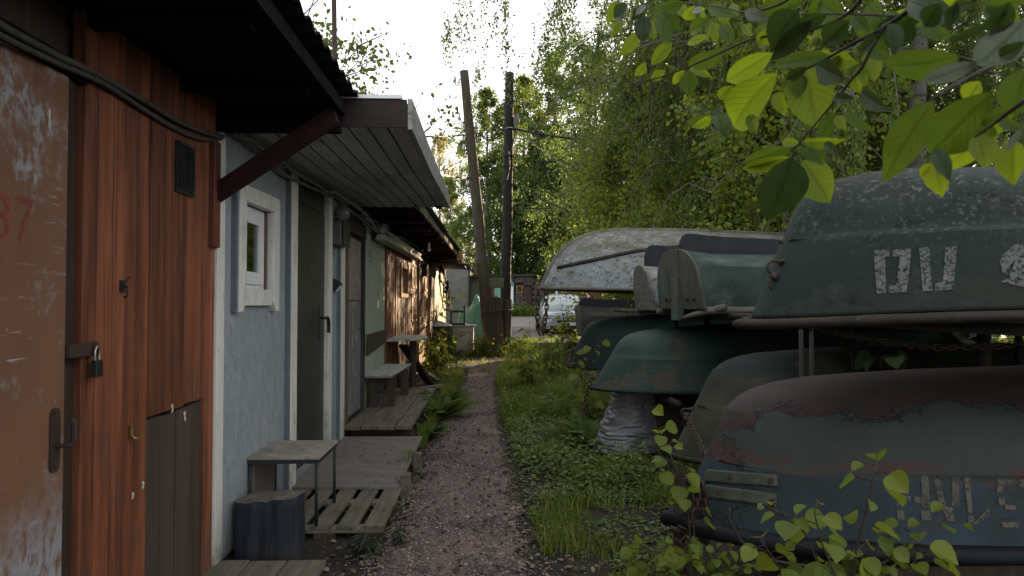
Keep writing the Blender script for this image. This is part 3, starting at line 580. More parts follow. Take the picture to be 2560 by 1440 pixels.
# log stump, two trunks grown together
t = thing("log_stump", "navy painted double log stump used as a seat beside the pallet", "stump", (-1.2, 3.78, 0))
out = []
for k in range(44):      # outline of two trunks grown together
    a = 2 * PI * k / 44; best = 0
    for r_ in np.linspace(.02, .34, 160):
        x, y = r_ * math.cos(a), r_ * math.sin(a)
        f = math.exp(-((x + .075) ** 2 + (y - .02) ** 2) / .125 ** 2) + math.exp(-((x - .095) ** 2 + (y + .015) ** 2) / .098 ** 2)
        if f > .42: best = r_
    out.append((best * math.cos(a) + .004 * math.sin(7 * a), best * math.sin(a) + .004 * math.sin(9 * a)))
rows = []
for z, k in ((-.02, 1.03), (.06, 1.0), (.16, .985), (.26, .98), (.315, .985), (.322, .97)):
    rows.append([(-1.195 + x * k + .004 * math.sin(z * 40 + i), 3.79 + y * k, z + (.02 * x / .2 + .003 * math.sin(i * .9)) * (z > .2)) for i, (x, y) in enumerate(out)] )
b = MB(); rows = [r + [r[0]] for r in rows]; b.grid(rows); b.build("bark", m_stump, t, smooth=True)
b = MB(); top = rows[-1][:-1]; c = (-1.195, 3.79, .318)
b.add([(c[0] + (p[0] - c[0]) * f, c[1] + (p[1] - c[1]) * f, p[2] + (.003 if f < 1 else 0)) for f in (1, .5) for p in top] + [c], [(i, (i + 1) % 44, 44 + (i + 1) % 44, 44 + i) for i in range(44)] + [(44 + i, 44 + (i + 1) % 44, 88) for i in range(44)])
b.build("cut_top", m_endgrain, t)
# small side table with steel legs
t = thing("side_table", "small low table with thin dark steel legs and worn board top", "table", (-1.2, 4.25, .08))
MB().box(-1.40, -.985, 4.0, 4.50, .470, .485).build("tabletop", m_tabletop, t, bevel=.003)
m_leg = mat("dark green steel", (.02, .026, .024), (.03, .03, .028), 20., rough=.5)
b = MB(); ring(b, -1.395, -.99, 4.005, 4.495, .446, .469, .0); 
b = MB()
for p, q in (((-1.39, 4.015, .458), (-1.0, 4.015, .458)), ((-1.39, 4.485, .458), (-1.0, 4.485, .458)), ((-1.0, 4.015, .458), (-1.0, 4.485, .458)), ((-1.39, 4.015, .458), (-1.39, 4.485, .458))): b.bar(p, q, .02, .022)
b.build("frame", m_leg, t)
for x, y in ((-1.005, 4.02), (-1.005, 4.48), (-1.385, 4.02), (-1.385, 4.48)): MB().cyl((x, y, .084), (x, y, .45), .0095, 8).build("leg", m_leg, t, smooth=True)
MB().box(-1.393, -1.375, 4.05, 4.44, .12, .44).build("side_panel", m_ply, t)
# bench on the deck
t = thing("bench", "low timber bench with chipped white topped seat on the mossy deck", "bench", (-1.25, 8.4, .2))
MB().hexa([(-1.40, 7.72, .535), (-1.115, 7.74, .535), (-1.06, 9.2, .535), (-1.40, 9.2, .535), (-1.40, 7.70, .57), (-1.11, 7.72, .57), (-1.05, 9.22, .57), (-1.40, 9.22, .57)]).build("seat", m_whitetop, t, bevel=.008)
for x, y in ((-1.37, 7.8), (-1.18, 7.85), (-1.15, 8.85), (-1.37, 8.85)): MB().box(x, x + .09, y, y + .09, .20, .535).build("leg", m_darkboard, t, bevel=.003)
MB().box(-1.36, -1.12, 7.87, 7.90, .43, .53).build("apron", m_darkboard, t)
MB().box(-1.39, -1.25, 8.2, 8.5, .2, .31).build("stretcher_block", m_grey, t)
# half round wall table
t = thing("wall_table", "half round white topped table on one post against the slatted shed", "table", (-1.2, 9.95, 0))
po = [(-1.42, 9.25)] + [(-1.42 + .52 * math.sin(PI * k / 16) ** .8, 9.95 - .72 * math.cos(PI * k / 16)) for k in range(17)]
MB().prism(po[1:], 'z', .865, .895).build("tabletop", m_whitetop, t, bevel=.004)
MB().cyl((-1.12, 10.0, 0), (-1.12, 10.0, .865), .05, 10).build("post", m_darkboard, t)
b = MB(); b.bar((-1.28, 10.9, .45), (-.92, 11.9, .05), .10, .05); tag(b.build("loose_plank", m_grey), "old plank leaning behind the half round table post", "plank", "loose planks by the slatted shed")
b = MB(); b.bar((-1.1, 10.6, .06), (-.6, 11.4, .04), .16, .04); tag(b.build("loose_plank", m_grey), "old plank lying flat on the ground behind the fern", "plank", "loose planks by the slatted shed")
b = MB(); b.bar((-1.3, 10.3, .75), (-.98, 11.3, .05), .14, .04); tag(b.build("loose_plank", m_darkboard), "wide dark plank propped against the slatted shed", "plank", "loose planks by the slatted shed")
tag(MB().bar((-.9, 14.6, .03), (-.35, 14.7, .03), .12, .03).build("loose_plank", m_pale), "pale lath lying across the path before the cabinet", "plank")

# ------------------------------------------------------------------ utility poles
def pole_tube(base, top, r0, r1, seed, n=14, k=24):
    pts = []; rad = []
    for i in range(k + 1):
        t = i / k; p = Vector(base).lerp(Vector(top), t); pts.append(p + Vector((mnoise.noise(Vector((seed, t * 5, 0))), mnoise.noise(Vector((seed, t * 5, 9))), 0)) * .025)
        rad.append(r0 + (r1 - r0) * t + .006 * mnoise.noise(Vector((seed, t * 14, 3))))
    return MB().tube(pts, rad, n)
zb = gz(0, 17.7)
b0 = P(1229, 885, 17.6); b0.z = zb - .1; t0 = P(1160, 178, 17.9)
s = thing("utility_pole", "brown leaning wooden utility pole with white insulators, left of the two", "pole", (b0.x, b0.y, zb))
pole_tube(b0, t0, .172, .115, 1.).build("pole", m_polewood, s, smooth=True)
m_por = mat("white porcelain", (.55, .55, .53), (.45, .45, .43), 10., rough=.25, spec=.6)
for px, py, sx in ((1137, 200, 1), (1149, 293, 1), (1193, 330, -1), (1160, 370, 1), (1191, 315, -1)):
    p = P(px, py, 17.9); b = MB(); b.cyl(p + Vector((0, 0, -.06)), p + Vector((0, 0, .07)), .05, 10, .035); b.ball(p + Vector((0, 0, .07)), .037, 10, 6)
    i_ = b.build("insulator", m_por, s, smooth=True)
    q = p + Vector((sx * .22, 0, .0)); MB().tube(curve([p + Vector((0, 0, -.05)), p + Vector((sx * .03, 0, -.13)), p + Vector((sx * .11, 0, -.12)), p + Vector((sx * .14, 0, .02)), q], 5), .014, 6).build("hook", m_cableb, i_)
bx = P(1228, 708, 17.4)
MB().box(bx.x - .05, bx.x + .32, 17.30, 17.44, bx.z - .12, bx.z + .12).build("junction_box", mat("olive box", (.10, .10, .06), (.075, .075, .045), 9., rough=.5), s, bevel=.01)
b1 = P(1262, 868, 18.1); b1.z = zb - .1; t1 = P(1274, 183, 18.3)
s2 = thing("utility_pole", "black tarred wooden utility pole with a lamp, right of the two", "pole", (b1.x, b1.y, zb))
pole_tube(b1, t1, .15, .118, 5.).build("pole", m_poledark, s2, smooth=True)
lp = P(1289, 300, 18.2)
MB().hexa([(lp.x - .04, 18.0, lp.z - .16), (lp.x + .10, 18.0, lp.z - .10), (lp.x + .10, 18.3, lp.z - .10), (lp.x - .04, 18.3, lp.z - .16), (lp.x - .04, 18.0, lp.z + .10), (lp.x + .06, 18.0, lp.z + .12), (lp.x + .06, 18.3, lp.z + .12), (lp.x - .04, 18.3, lp.z + .10)]).build("lamp_head", mg, s2, bevel=.01)
for px, py in ((1278, 322), (1272, 390), (1270, 415)):
    p = P(px, py, 18.2); MB().tube([Vector((p.x + .15 * math.cos(a), 18.22 + .15 * math.sin(a), p.z)) for a in np.linspace(0, 2 * PI, 14)], .014, 6).build("band", m_bare if py < 350 else m_cableb, s2)
# wooden stub boards wired round the pole feet
t = thing("pole_stub", "old timber splints wired together at the foot of the two poles", "timber", (.3, 17.4, zb))
for (xa, xb, tx, y, hh, ln) in ((-.02, .17, -.02, 17.42, 1.52, 0), (.12, .30, .02, 17.38, 1.50, 0), (.29, .38, -.10, 17.40, 1.48, 0), (.37, .52, .04, 17.52, 1.46, 0)):
    MB().hexa([(xa, y, zb - .1), (xb, y, zb - .1), (xb, y + .14, zb - .1), (xa, y + .14, zb - .1), (xa + tx, y, zb + hh), (xb + tx, y, zb + hh - .03), (xb + tx, y + .14, zb + hh - .03), (xa + tx, y + .14, zb + hh)]).build("splint", m_slatdoor if .28 < xa < .3 else m_polewood, t, bevel=.008)  # one narrow splint takes the door's orange: sunlit strip put into its colour
for z in (1.18, .22):
    pts = [(-.20, 17.5, z - .03), (-.1, 17.33, z - .02), (.2, 17.34, z), (.48, 17.4, z + .04), (.60, 17.9, z + .05), (.56, 18.25, z + .05), (.3, 18.3, z), (-.1, 17.85, z - .02), (-.2, 17.5, z - .03)]
    MB().tube(curve(pts, 5), .014, 6).build("wire_band", m_cableb, t)
# overhead wires
def wire(a, b, sagz, name, label, r=.020, grp="overhead wires"):
    a = Vector(a); b = Vector(b); pts = [a.lerp(b, k / 16) + Vector((0, 0, -sagz * 4 * (k / 16) * (1 - k / 16))) for k in range(17)]
    return tag(MB().tube(pts, r, 5).build(name, m_cableb), label, "wire", grp)
wire(P(1163, 337, 17.9), P(860, 318, 12), .1, "overhead_wire", "wire from the brown pole level over the blue shed roof")
wire(P(1166, 390, 17.9), P(1080, 430, 12), .1, "overhead_wire", "short wire from the brown pole slanting down to the shed roof")
wire(P(1178, 445, 17.9), P(1040, 420, 13), .05, "overhead_wire", "lower wire from the brown pole to the blue shed canopy")
wire(P(1284, 322, 18.2), P(1552, 357, 18), .06, "overhead_wire", "thick black wire from the lamp pole right into the trees", .030)
wire(P(1284, 458, 18.2), P(1520, 556, 16), .12, "overhead_wire", "thick black wire sloping from the tarred pole down behind the white boat", .028)
wire(P(1284, 322, 18.2), P(1420, 420, 24), .05, "overhead_wire", "thin wire slanting from the lamp pole down into the leaves")
wire(P(1284, 465, 18.2), P(1500, 485, 22), .08, "overhead_wire", "thin pale wire level from the tarred pole, upper of two")
wire(P(1282, 520, 18.2), P(1600, 508, 24), .08, "overhead_wire", "thin pale wire level from the tarred pole, lower of two")
wire(P(1195, 330, 17.9), P(1258, 325, 18.2), .25, "overhead_wire", "drooping link wire between the two poles near their tops")
wire(P(1190, 590, 17.7), P(1150, 640, 15.9), .1, "overhead_wire", "drop wire from the brown pole to the slatted shed eave, upper", .02)
wire(P(1196, 660, 17.6), P(1148, 640, 15.9), .25, "overhead_wire", "drop wire from the brown pole to the slatted shed eave, lower", .016)
for k, (a, b_) in enumerate((((1262, 330, 18.1), (1258, 560, 18.0)), ((1290, 325, 18.1), (1205, 620, 17.5)))):
    pts = curve([P(*a), P((a[0] + b_[0]) / 2 + 14, (a[1] + b_[1]) / 2 - 30, 18.0), P((a[0] + b_[0]) / 2 - 8, (a[1] + b_[1]) / 2 + 60, 17.95), P(*b_)], 8)
    tag(MB().tube(pts, .012, 5).build("pole_cable", m_cableb), ("slack cable trailing down the tarred pole" if k == 0 else "slack cable swinging from the lamp pole down to the brown pole"), "cable")
p = P(842, 200, 5.6); q = P(834, -60, 5.6)
tag(MB().tube([(p.x, 5.6, 2.47), q], .020, 10).build("roof_mast", m_iron), "thin metal mast standing on the blue shed roof", "mast")
wire(P(738, 58, 7), P(815, -20, 9), .0, "overhead_wire", "thin wire above the dark eave rising right, with a knot", .008)
wire(P(755, 78, 7), P(790, -15, 9), .0, "overhead_wire", "thin wire crossing the other above the dark eave", .008)

# ------------------------------------------------------------------ things behind the poles
t = thing("cabinet", "small pale wooden cabinet standing by the end of the shed row", "cabinet", (-.68, 17.6, zb))
mc = mat("faded cabinet", (.48, .43, .38), (.34, .30, .265), 4., rough=.8, patches=[((.13, .12, .10), 7., .6, .75)])
MB().box(-.94, -.42, 17.35, 17.85, zb + .06, zb + .74).build("carcass", mc, t, bevel=.01)
MB().box(-.98, -.38, 17.32, 17.88, zb + .74, zb + .78).build("top", m_whitetop, t, bevel=.006)
MB().box(-.90, -.46, 17.33, 17.348, zb + .10, zb + .58).build("door", mc, t, bevel=.004); MB().box(-.90, -.46, 17.33, 17.348, zb + .60, zb + .72).build("drawer", mc, t, bevel=.004)
for x in (-.93, -.48): MB().box(x, x + .05, 17.36, 17.84, zb - .02, zb + .06).build("foot", mc, t)
t = thing("stool", "dark green stool turned upside down on the pale cabinet", "stool", (-.80, 17.6, zb + .78))
mgs = mat("dark green paint", (.025, .06, .058), (.018, .045, .045), 8., rough=.5)
MB().box(-1.02, -.62, 17.4, 17.8, zb + .783, zb + .835).build("seat", mgs, t, bevel=.006)
for x in (-1.01, -.67):
    for y in (17.42, 17.74): MB().box(x, x + .045, y, y + .045, zb + .836, zb + 1.28).build("leg", mgs, t, bevel=.003)
for y in (17.425, 17.745): MB().box(-.965, -.67, y, y + .03, zb + 1.10, zb + 1.15).build("rail", mgs, t)
t = thing("barrel", "rusty brown barrel half hidden by plants at the pale wall", "barrel", (-1.2, 17.2, zb))
MB().tube([(-1.16, 17.2, zb - .02), (-1.16, 17.2, zb + .05), (-1.16, 17.2, zb + .4), (-1.16, 17.2, zb + .75)], [.20, .22, .235, .215], 18).build("drum", mat("rusty brown drum", (.10, .05, .035), (.06, .035, .025), 7., rough=.7), t, smooth=True)
MB().hexa([(-1.4, 17.0, zb + .76), (-.95, 17.0, zb + .76), (-.95, 17.4, zb + .76), (-1.4, 17.4, zb + .76), (-1.35, 17.05, zb + .92), (-.98, 17.05, zb + .80), (-.98, 17.35, zb + .80), (-1.35, 17.35, zb + .92)]).build("lid", m_pvc, t, bevel=.01)
# tarpaulin heap
rows = []
for i in range(25):
    a = i / 24; row = []
    for j in range(25):
        c = j / 24; x = -1.02 + 1.02 * a; y = 18.7 + 1.5 * c
        hgt = min(1, a * 5) * min(1, (1 - a) * 4) * min(1, c * 5) * min(1, (1 - c) * 5)
        z = gz(x, y) - .02 + hgt ** .6 * (1.08 + .30 * math.exp(-((a - .72) / .20) ** 2) + .26 * mnoise.noise(Vector((x * 3.4, y * 3, 1))) + .14 * mnoise.noise(Vector((x * 8, y * 8, 5))))
        row.append((x, y, z))
    rows.append(row)
tag(MB().grid(rows).build("tarpaulin", mat("teal tarpaulin", (.09, .31, .27), (.06, .23, .20), 3., rough=.35, spec=.5, bump=.8, bs=7., bd=.06), smooth=True), "teal tarpaulin draped over a heap behind the cabinet", "tarpaulin")
# grey sheet garages at the end
s = thing("garage", "grey sheet metal garage end, taller and left of the two behind the tarpaulin", "garage", (-1.0, 25, gz(0, 24)))
MB().box(-3.4, -.75, 24., 29., .2, 2.72).build("wall", m_galv, s); MB().box(-2.2, -.72, 23.97, 23.99, .25, 2.1).build("panel", m_galv, s); MB().box(-.76, -.70, 23.95, 24.01, .2, 2.74).build("corner_post", m_iron, s); MB().box(-3.5, -.65, 23.9, 29.1, 2.725, 2.78).build("roof", m_felt, s)
s = thing("garage", "lower greenish sheet metal garage with dark roof behind the brown pole", "garage", (0, 26, gz(0, 26)))
MB().box(-.72, .15, 25., 30., .25, 2.30).build("wall", m_galv, s); MB().box(-.69, .0, 24.975, 24.995, .3, 2.22).build("door", mat("green grey sheet", (.17, .205, .17), (.125, .15, .125), 2.5, rough=.6), s); MB().box(.0, .16, 24.95, 25.0, .25, 2.05).build("post", m_slat, s)
MB().hexa([(-.85, 24.8, 2.30), (.35, 24.8, 2.32), (.35, 30, 2.32), (-.85, 30, 2.30), (-.85, 24.8, 2.38), (.2, 24.8, 2.50), (.2, 30, 2.50), (-.85, 30, 2.38)]).build("roof", m_felt, s)
# far row of sheds across the lot
g4 = gz(0, 41)
def far_shed(label, x0, x1, z1, m, roof_over=.15, roof_t=.12, y0=40.6, slope=0.):
    s = thing("shed", label, "shed", ((x0 + x1) / 2, 42, g4), group="far sheds across the lot")
    MB().box(x0, x1, y0, y0 + 3, g4 - .2, z1).build("wall", m, s)
    MB().hexa([(x0 - .05, y0 - roof_over, z1), (x1 + .05, y0 - roof_over, z1 + slope), (x1 + .05, y0 + 3.1, z1 + slope), (x0 - .05, y0 + 3.1, z1), (x0 - .05, y0 - roof_over, z1 + roof_t), (x1 + .05, y0 - roof_over, z1 + slope + roof_t), (x1 + .05, y0 + 3.1, z1 + slope + roof_t), (x0 - .05, y0 + 3.1, z1 + roof_t)]).build("roof", m_felt, s)
    return s
m_teal = mat("teal boards", (.13, .33, .29), (.10, .26, .23), (9., 9., 1.), rough=.7)
s = far_shed("teal shed with a white door seen between the poles", -.3, 1.42, 2.75, m_teal)
MB().box(1.0, 1.38, 40.56, 40.598, g4, 2.40).build("door", m_pvc, s)
MB().box(.1, .45, 40.56, 40.598, g4, 1.9).build("brick_patch", mat("brick red", (.22, .12, .09), (.15, .09, .07), 9.), s)
m_tile = mat("plum shingle", (.065, .052, .056), (.042, .034, .038), 5., island=.35, rough=.7)
s = far_shed("plum shingled narrow shed with brown door", 1.46, 2.62, 3.0, m_darkwood, slope=.05)
b = MB()
for r in range(14):
    for c in range(8):
        x = 1.46 + c * .15 + (r % 2) * .06; z = g4 + .02 + r * .165
        if x + .14 < 2.66 and not (2.0 < x + .07 < 2.5 and z < 2.35) and not (1.52 < x + .07 < 1.94 and 1.95 < z < 2.5): b.hexa([(x, 40.55, z), (x + .14, 40.55, z), (x + .14, 40.6, z), (x, 40.6, z), (x, 40.58, z + .165), (x + .14, 40.58, z + .165), (x + .14, 40.6, z + .165), (x, 40.6, z + .165)])
b.build("shingles", m_tile, s)
MB().box(2.03, 2.45, 40.54, 40.59, g4, 2.35).build("door", mat("chocolate door", (.055, .03, .026), (.04, .022, .02), 5.), s)
wf = MB(); ring(wf, 40.53, 40.58, 1.56, 1.94, 2.02, 2.45, .05); wf.v = [(y, x, z) for x, y, z in wf.v]; wf = wf.build("window", m_slatdoor, s); MB().box(1.61, 1.89, 40.555, 40.57, 2.07, 2.40).build("pane", m_glass, wf)
m_br = mat("red brown boards", (.085, .055, .048), (.058, .040, .035), (9., 9., 1.), rough=.7, patches=[((.06, .035, .03), 4., .55, .7)])
s = far_shed("red brown boarded shed with a white window by the silver car", 2.66, 5.0, 2.72, m_br)
wf = MB(); ring(wf, 40.52, 40.59, 3.28, 4.0, 1.72, 2.45, .09); wf.v = [(y, x, z) for x, y, z in wf.v]; wf = wf.build("window", m_pvc, s); MB().box(3.37, 3.91, 40.555, 40.57, 1.81, 2.36).build("pane", m_glass, wf)
MB().cyl((2.95, 40.35, g4), (2.95, 40.35, g4 + .95), .27, 14).build("rain_barrel", mat("dark teal drum", (.03, .06, .06), (.02, .04, .04), 5., rough=.5), s)
b = MB(); b.bar((3.3, 40.2, g4), (3.75, 40.5, g4 + 1.3), .2, .05); b.build("leaning_board", m_grey, s)
s = far_shed("dark brown slatted far shed with a pale pillar behind the silver car", 5.05, 8.2, 2.6, m_br)
b = MB()
for k in range(24): b.box(5.1 + k * .09, 5.16 + k * .09, 40.55, 40.6, g4, 2.5)
b.build("siding", m_slat, s); MB().box(7.3, 7.55, 40.5, 40.6, g4, 2.55).build("pillar", m_pale, s)
s = far_shed("far shed with a light blue corrugated door", 8.25, 12.5, 2.6, mat("brick wall", (.17, .12, .10), (.12, .09, .08), 8., rough=.9))
b = MB()
for k in range(12): b.box(8.5 + k * .09, 8.55 + k * .09, 40.5, 40.58, g4, 2.3)
b.box(8.5, 9.6, 40.56, 40.59, g4, 2.3); b.build("corrugated_door", mat("light blue sheet", (.33, .42, .48), (.28, .36, .42), 4., rough=.5, metal=.2), s)
far_shed("long dark far shed at the right behind the boats", 12.6, 22, 2.7, m_br)

# ------------------------------------------------------------------ cars
def make_car(label, loc, rotz, paint, L=4.45, W=1.78):
    s = thing("car", label, "car", loc, rotz)
    # stations along the length: y, sill z, half width at waist, shoulder z, roof half width, roof z
    st = [(0.00, .32, .62, .52, .45, .60), (.06, .24, .74, .58, .55, .70), (.18, .20, .82, .66, .62, .78), (.55, .19, .87, .74, .66, .86), (1.0, .19, .885, .82, .68, .94), (1.25, .19, .89, .86, .69, .99), (1.55, .19, .89, .88, .66, 1.16), (1.95, .19, .89, .90, .61, 1.37), (2.3, .19, .89, .91, .585, 1.445), (2.9, .19, .89, .92, .58, 1.455), (3.4, .19, .885, .93, .58, 1.42), (3.8, .20, .87, .94, .60, 1.26), (4.1, .22, .84, .94, .60, 1.06), (4.35, .28, .78, .85, .55, .98), (4.45, .36, .68, .70, .48, .90)]
    ys = np.linspace(0, 4.45, 46); A = np.array(st); cols = [np.interp(ys, A[:, 0], A[:, k]) for k in range(6)]
    def sec(i):
        y, zs, w, zsh, wr, zr = [c[i] for c in cols]
        pts = [(w * .90, zs), (w * .985, zs + .1), (w, (zs + zsh) / 2 + .03), (w * .99, zsh - .06), (w * .955, zsh)]
        for t in (.25, .5, .75, .93): pts.append((w * .945 + (wr - w * .945) * t, zsh + (zr - zsh) * t ** .95))
        pts += [(wr * .86, zr + .012), (wr * .5, zr + .03), (0, zr + .037)]
        return [(x, y, z) for x, z in pts] + [(-x, y, z) for x, z in pts[-2::-1]]
    rows = [sec(i) for i in range(46)]
    b = MB(); b.grid(rows); n = len(rows[0]); b.f += [tuple(range(n)), tuple(range((45) * n + n - 1, 45 * n - 1, -1))]
    body = b.build("body", paint, s, smooth=True, local=True)
    body.modifiers.new('edge', 'EDGE_SPLIT').split_angle = R(50)
    gl = mat("dark car glass", (.02, .022, .024), (.025, .027, .03), 3., rough=.06, spec=.9) if "dark car glass" not in bpy.data.materials else bpy.data.materials["dark car glass"]
    def patch(name, i0, i1, c0, c1, m, off=.008):
        rr_ = [[Vector(rows[i][c]) for c in range(c0, c1 + 1)] for i in range(i0, i1 + 1)]
        out = []
        for a, r in enumerate(rr_):
            row = []
            for k, p in enumerate(r):
                da = rr_[min(a + 1, len(rr_) - 1)][k] - rr_[max(a - 1, 0)][k]; dk = r[min(k + 1, len(r) - 1)] - r[max(k - 1, 0)]
                nrm = da.cross(dk).normalized()
                if nrm.dot(p - Vector((0, p.y, .7))) < 0: nrm = -nrm
                row.append(p + nrm * off)
            out.append(row)
        MB().grid(out).build(name, m, s, smooth=True, local=True)
    nn = n
    patch("windscreen", 13, 20, 8, nn - 9, mat("windscreen", (.30, .36, .38), (.26, .32, .34), 2., rough=.06, spec=.9) if "windscreen" not in bpy.data.materials else bpy.data.materials["windscreen"])  # windscreen's pale reflection is put into the glass colour
    patch("rear_window", 36, 40, 8, nn - 9, gl)
    for c0, c1 in ((5, 7), (nn - 8, nn - 6)):
        patch("side_window", 18, 26, c0, c1, gl); patch("side_window", 28, 35, c0, c1, gl)
    for sx in (-1, 1):
        MB().hexa([(sx * .46, -.035, .56), (sx * .74, .01, .58), (sx * .86, .17, .61), (sx * .46, .10, .56), (sx * .46, .0, .69), (sx * .72, .05, .715), (sx * .84, .22, .74), (sx * .46, .14, .69)]).build("headlight", mat("lamp glass", (.20, .215, .225), (.13, .14, .15), 9., rough=.1, spec=.8) if "lamp glass" not in bpy.data.materials else bpy.data.materials["lamp glass"], s, local=True, bevel=.012)
        b = MB(); b.ball((sx * .99, 1.42, 1.0), .085, 12, 8, .8); b.box(min(sx * .88, sx * .97), max(sx * .88, sx * .97), 1.39, 1.46, .94, .98); b.build("mirror", paint, s, smooth=True, local=True)
    MB().box(-.40, .40, -.014, .03, .42, .52).build("grille", m_black, s, local=True, bevel=.01)
    MB().box(-.62, .62, .00, .07, .22, .33).build("air_intake", m_black, s, local=True, bevel=.01)
    MB().box(-.26, .26, -.034, -.004, .335, .445).build("number_plate", m_pvc, s, local=True)
    for x in (-.80, .80):
        for y in (.85, 3.45):
            MB().tube([(x - .10, y, .31), (x - .09, y, .31), (x + .09, y, .31), (x + .10, y, .31)], [.27, .315, .315, .27], 24).build("wheel", m_black, s, local=True)
    return s
silver = mat("silver car paint", (.38, .415, .46), (.34, .375, .42), 2., rough=.25, metal=.35, spec=.6)
make_car("silver car parked nose on across the lot behind the boats", (2.76, 24.0, gz(0, 25) - .02), 0, silver)
make_car("dark car with pale roof rail half hidden behind the small boat", (2.75, 19.6, gz(0, 19.6) + .0), R(-90), mat("charcoal car paint", (.045, .05, .055), (.035, .04, .045), 2., rough=.2, metal=.3, spec=.6))

# ------------------------------------------------------------------ person bending behind the silver car
def skin(name, verts, edges, radii, m, parent, root=0, sub=2):
    me = bpy.data.meshes.new(name); inv = WM[parent.name].inverted()
    me.from_pydata([tuple(inv @ Vector(v)) for v in verts], edges, []); me.materials.append(m)
    o = link(bpy.data.objects.new(name, me), parent); o.modifiers.new('skin', 'SKIN').use_smooth_shade = True
    o.modifiers.new('sub', 'SUBSURF').levels = sub; o.modifiers['sub'].render_levels = sub
    sv = me.skin_vertices[0].data if me.skin_vertices else me.attributes.new('x', 'FLOAT', 'POINT') and None
    if sv:
        for i, r in enumerate(radii): sv[i].radius = (r, r) if not isinstance(r, tuple) else r
        for i in range(len(verts)): sv[i].use_root = (i == root)
    return o
def add_skin_layer(o):
    pass
pz = gz(0, 30); pX = P(1452, 760, 30).x
pr = thing("person", "person in a dark jacket bending down beside the silver car", "person", (pX, 30, pz))
mskin = mat("skin", (.42, .26, .19), (.36, .21, .15), 9., rough=.5); mjack = mat("dark plum jacket", (.022, .02, .028), (.03, .028, .036), 9., rough=.7); mtrou = mat("dark trousers", (.03, .03, .035), (.022, .022, .026), 9., rough=.8)
def V3(x, z, y=0.): return (pX + x, 30 + y, pz + z)
def fig(name, verts, edges, radii, m):
    bm_o = MB(); 
    # grow each limb as one tapered tube blended by a voxel remesh so that the figure is one surface
    for a, b_ in edges:
        p, q = Vector(verts[a]), Vector(verts[b_]); k = 7
        bm_o.tube([p.lerp(q, i / k) for i in range(k + 1)], [radii[a] + (radii[b_] - radii[a]) * i / k for i in range(k + 1)], 12)
        bm_o.ball(p, radii[a], 12, 8); bm_o.ball(q, radii[b_], 12, 8)
    o = bm_o.build(name, m, pr, smooth=True); r = o.modifiers.new('remesh', 'REMESH'); r.mode = 'VOXEL'; r.voxel_size = .012; r.use_smooth_shade = True
    return o
bv = [V3(-.30, .90), V3(-.02, 1.13), V3(.14, 1.20), V3(.245, 1.235), V3(.275, 1.33), V3(.285, 1.27, -.05),     # pelvis, chest, neck base, head base, crown, brow
      V3(.10, 1.16, -.20), V3(.16, .90, -.24), V3(.26, .70, -.18), V3(.10, 1.16, .20), V3(.18, .90, .22), V3(.28, .72, .16),
      V3(-.30, .88, -.10), V3(-.22, .47, -.11), V3(-.28, .07, -.11), V3(-.14, .04, -.12), V3(-.30, .88, .10), V3(-.18, .47, .11), V3(-.26, .07, .11), V3(-.12, .04, .12)]
be = [(0, 1), (1, 2), (2, 3), (3, 4), (4, 5), (1, 6), (6, 7), (7, 8), (1, 9), (9, 10), (10, 11), (0, 12), (12, 13), (13, 14), (14, 15), (0, 16), (16, 17), (17, 18), (18, 19)]
br = [.14, .15, .065, .085, .098, .085, .06, .045, .032, .06, .045, .032, .085, .06, .042, .035, .085, .06, .042, .035]
fig("body", bv, be, br, mskin)
jr = [r + .02 for r in br]
fig("jacket", bv[:12], [(0, 1), (1, 6), (6, 7), (1, 9), (9, 10), (1, 2)], [.155, .175, .09, 0, 0, 0, .08, .06, 0, .08, .06, 0], mjack)
fig("trousers", bv, [(0, 12), (12, 13), (13, 14), (0, 16), (16, 17), (17, 18)], [r + .018 for r in br], mtrou)

# stack of old planks on the ground by the path end
t = thing("plank_stack", "stack of old grey planks in the weeds before the silver car", "planks", (1.6, 18.8, gz(0, 18.8)))
for k in range(3):
    for j in range(3):
        z = gz(0, 18.8) + .02 + k * .09; MB().bar((1.1 + .05 * k + .1 * j, 18.6 + .22 * j, z), (2.5 - .1 * j + .06 * k, 18.75 + .22 * j, z), .2, .06).build("plank", m_grey if (k + j) % 3 else m_tabletop, t)
# ------------------------------------------------------------------ boats, upside down on a pipe rack
def smooth_prof(ctrl, n=10):
    c = curve([(a, b, 0) for a, b in ctrl], n); return [(max(p.x, 0), p.y) for p in c]
def outward(o):
    me = o.data; n = sum(p.area * p.normal.dot(p.center - Vector((p.center.x, 0, .1))) for p in me.polygons[:-1])
    if n < 0: me.flip_normals()
class Hull:
    """upturned rowing boat, bow at the local origin, +x aft, gunwale at z = 0, keel up"""
    def __init__(h, L, prof, stem, ue=.46, ex=.50, tail=.22, pitch=0., trim=0.):
        h.L = L; h.prof = smooth_prof(prof); h.sz = [a for a, b in stem]; h.ss = [b for a, b in stem]; h.ue = ue; h.ex = ex; h.tail = tail; h.pitch = pitch; h.trim = trim
    def at(h, u, v, side):
        i = min(int(v), len(h.prof) - 2); t = v - i
        w = h.prof[i][0] * (1 - t) + h.prof[i + 1][0] * t; z = h.prof[i][1] * (1 - t) + h.prof[i + 1][1] * t
        s0 = float(np.interp(z, h.sz, h.ss)); x = s0 + u * (h.L - s0)
        a = min(u / h.ue, 1.); p = (1 - (1 - a) ** 2.2) ** h.ex
        if u > .6: p *= 1 - h.tail * ((u - .6) / .4) ** 2
        zz = z - h.pitch * x + h.trim * (1 - math.exp(-x / .35)) * (1 - z / .6 if z < .6 else 0)
        return Vector((x, side * w * p, zz))
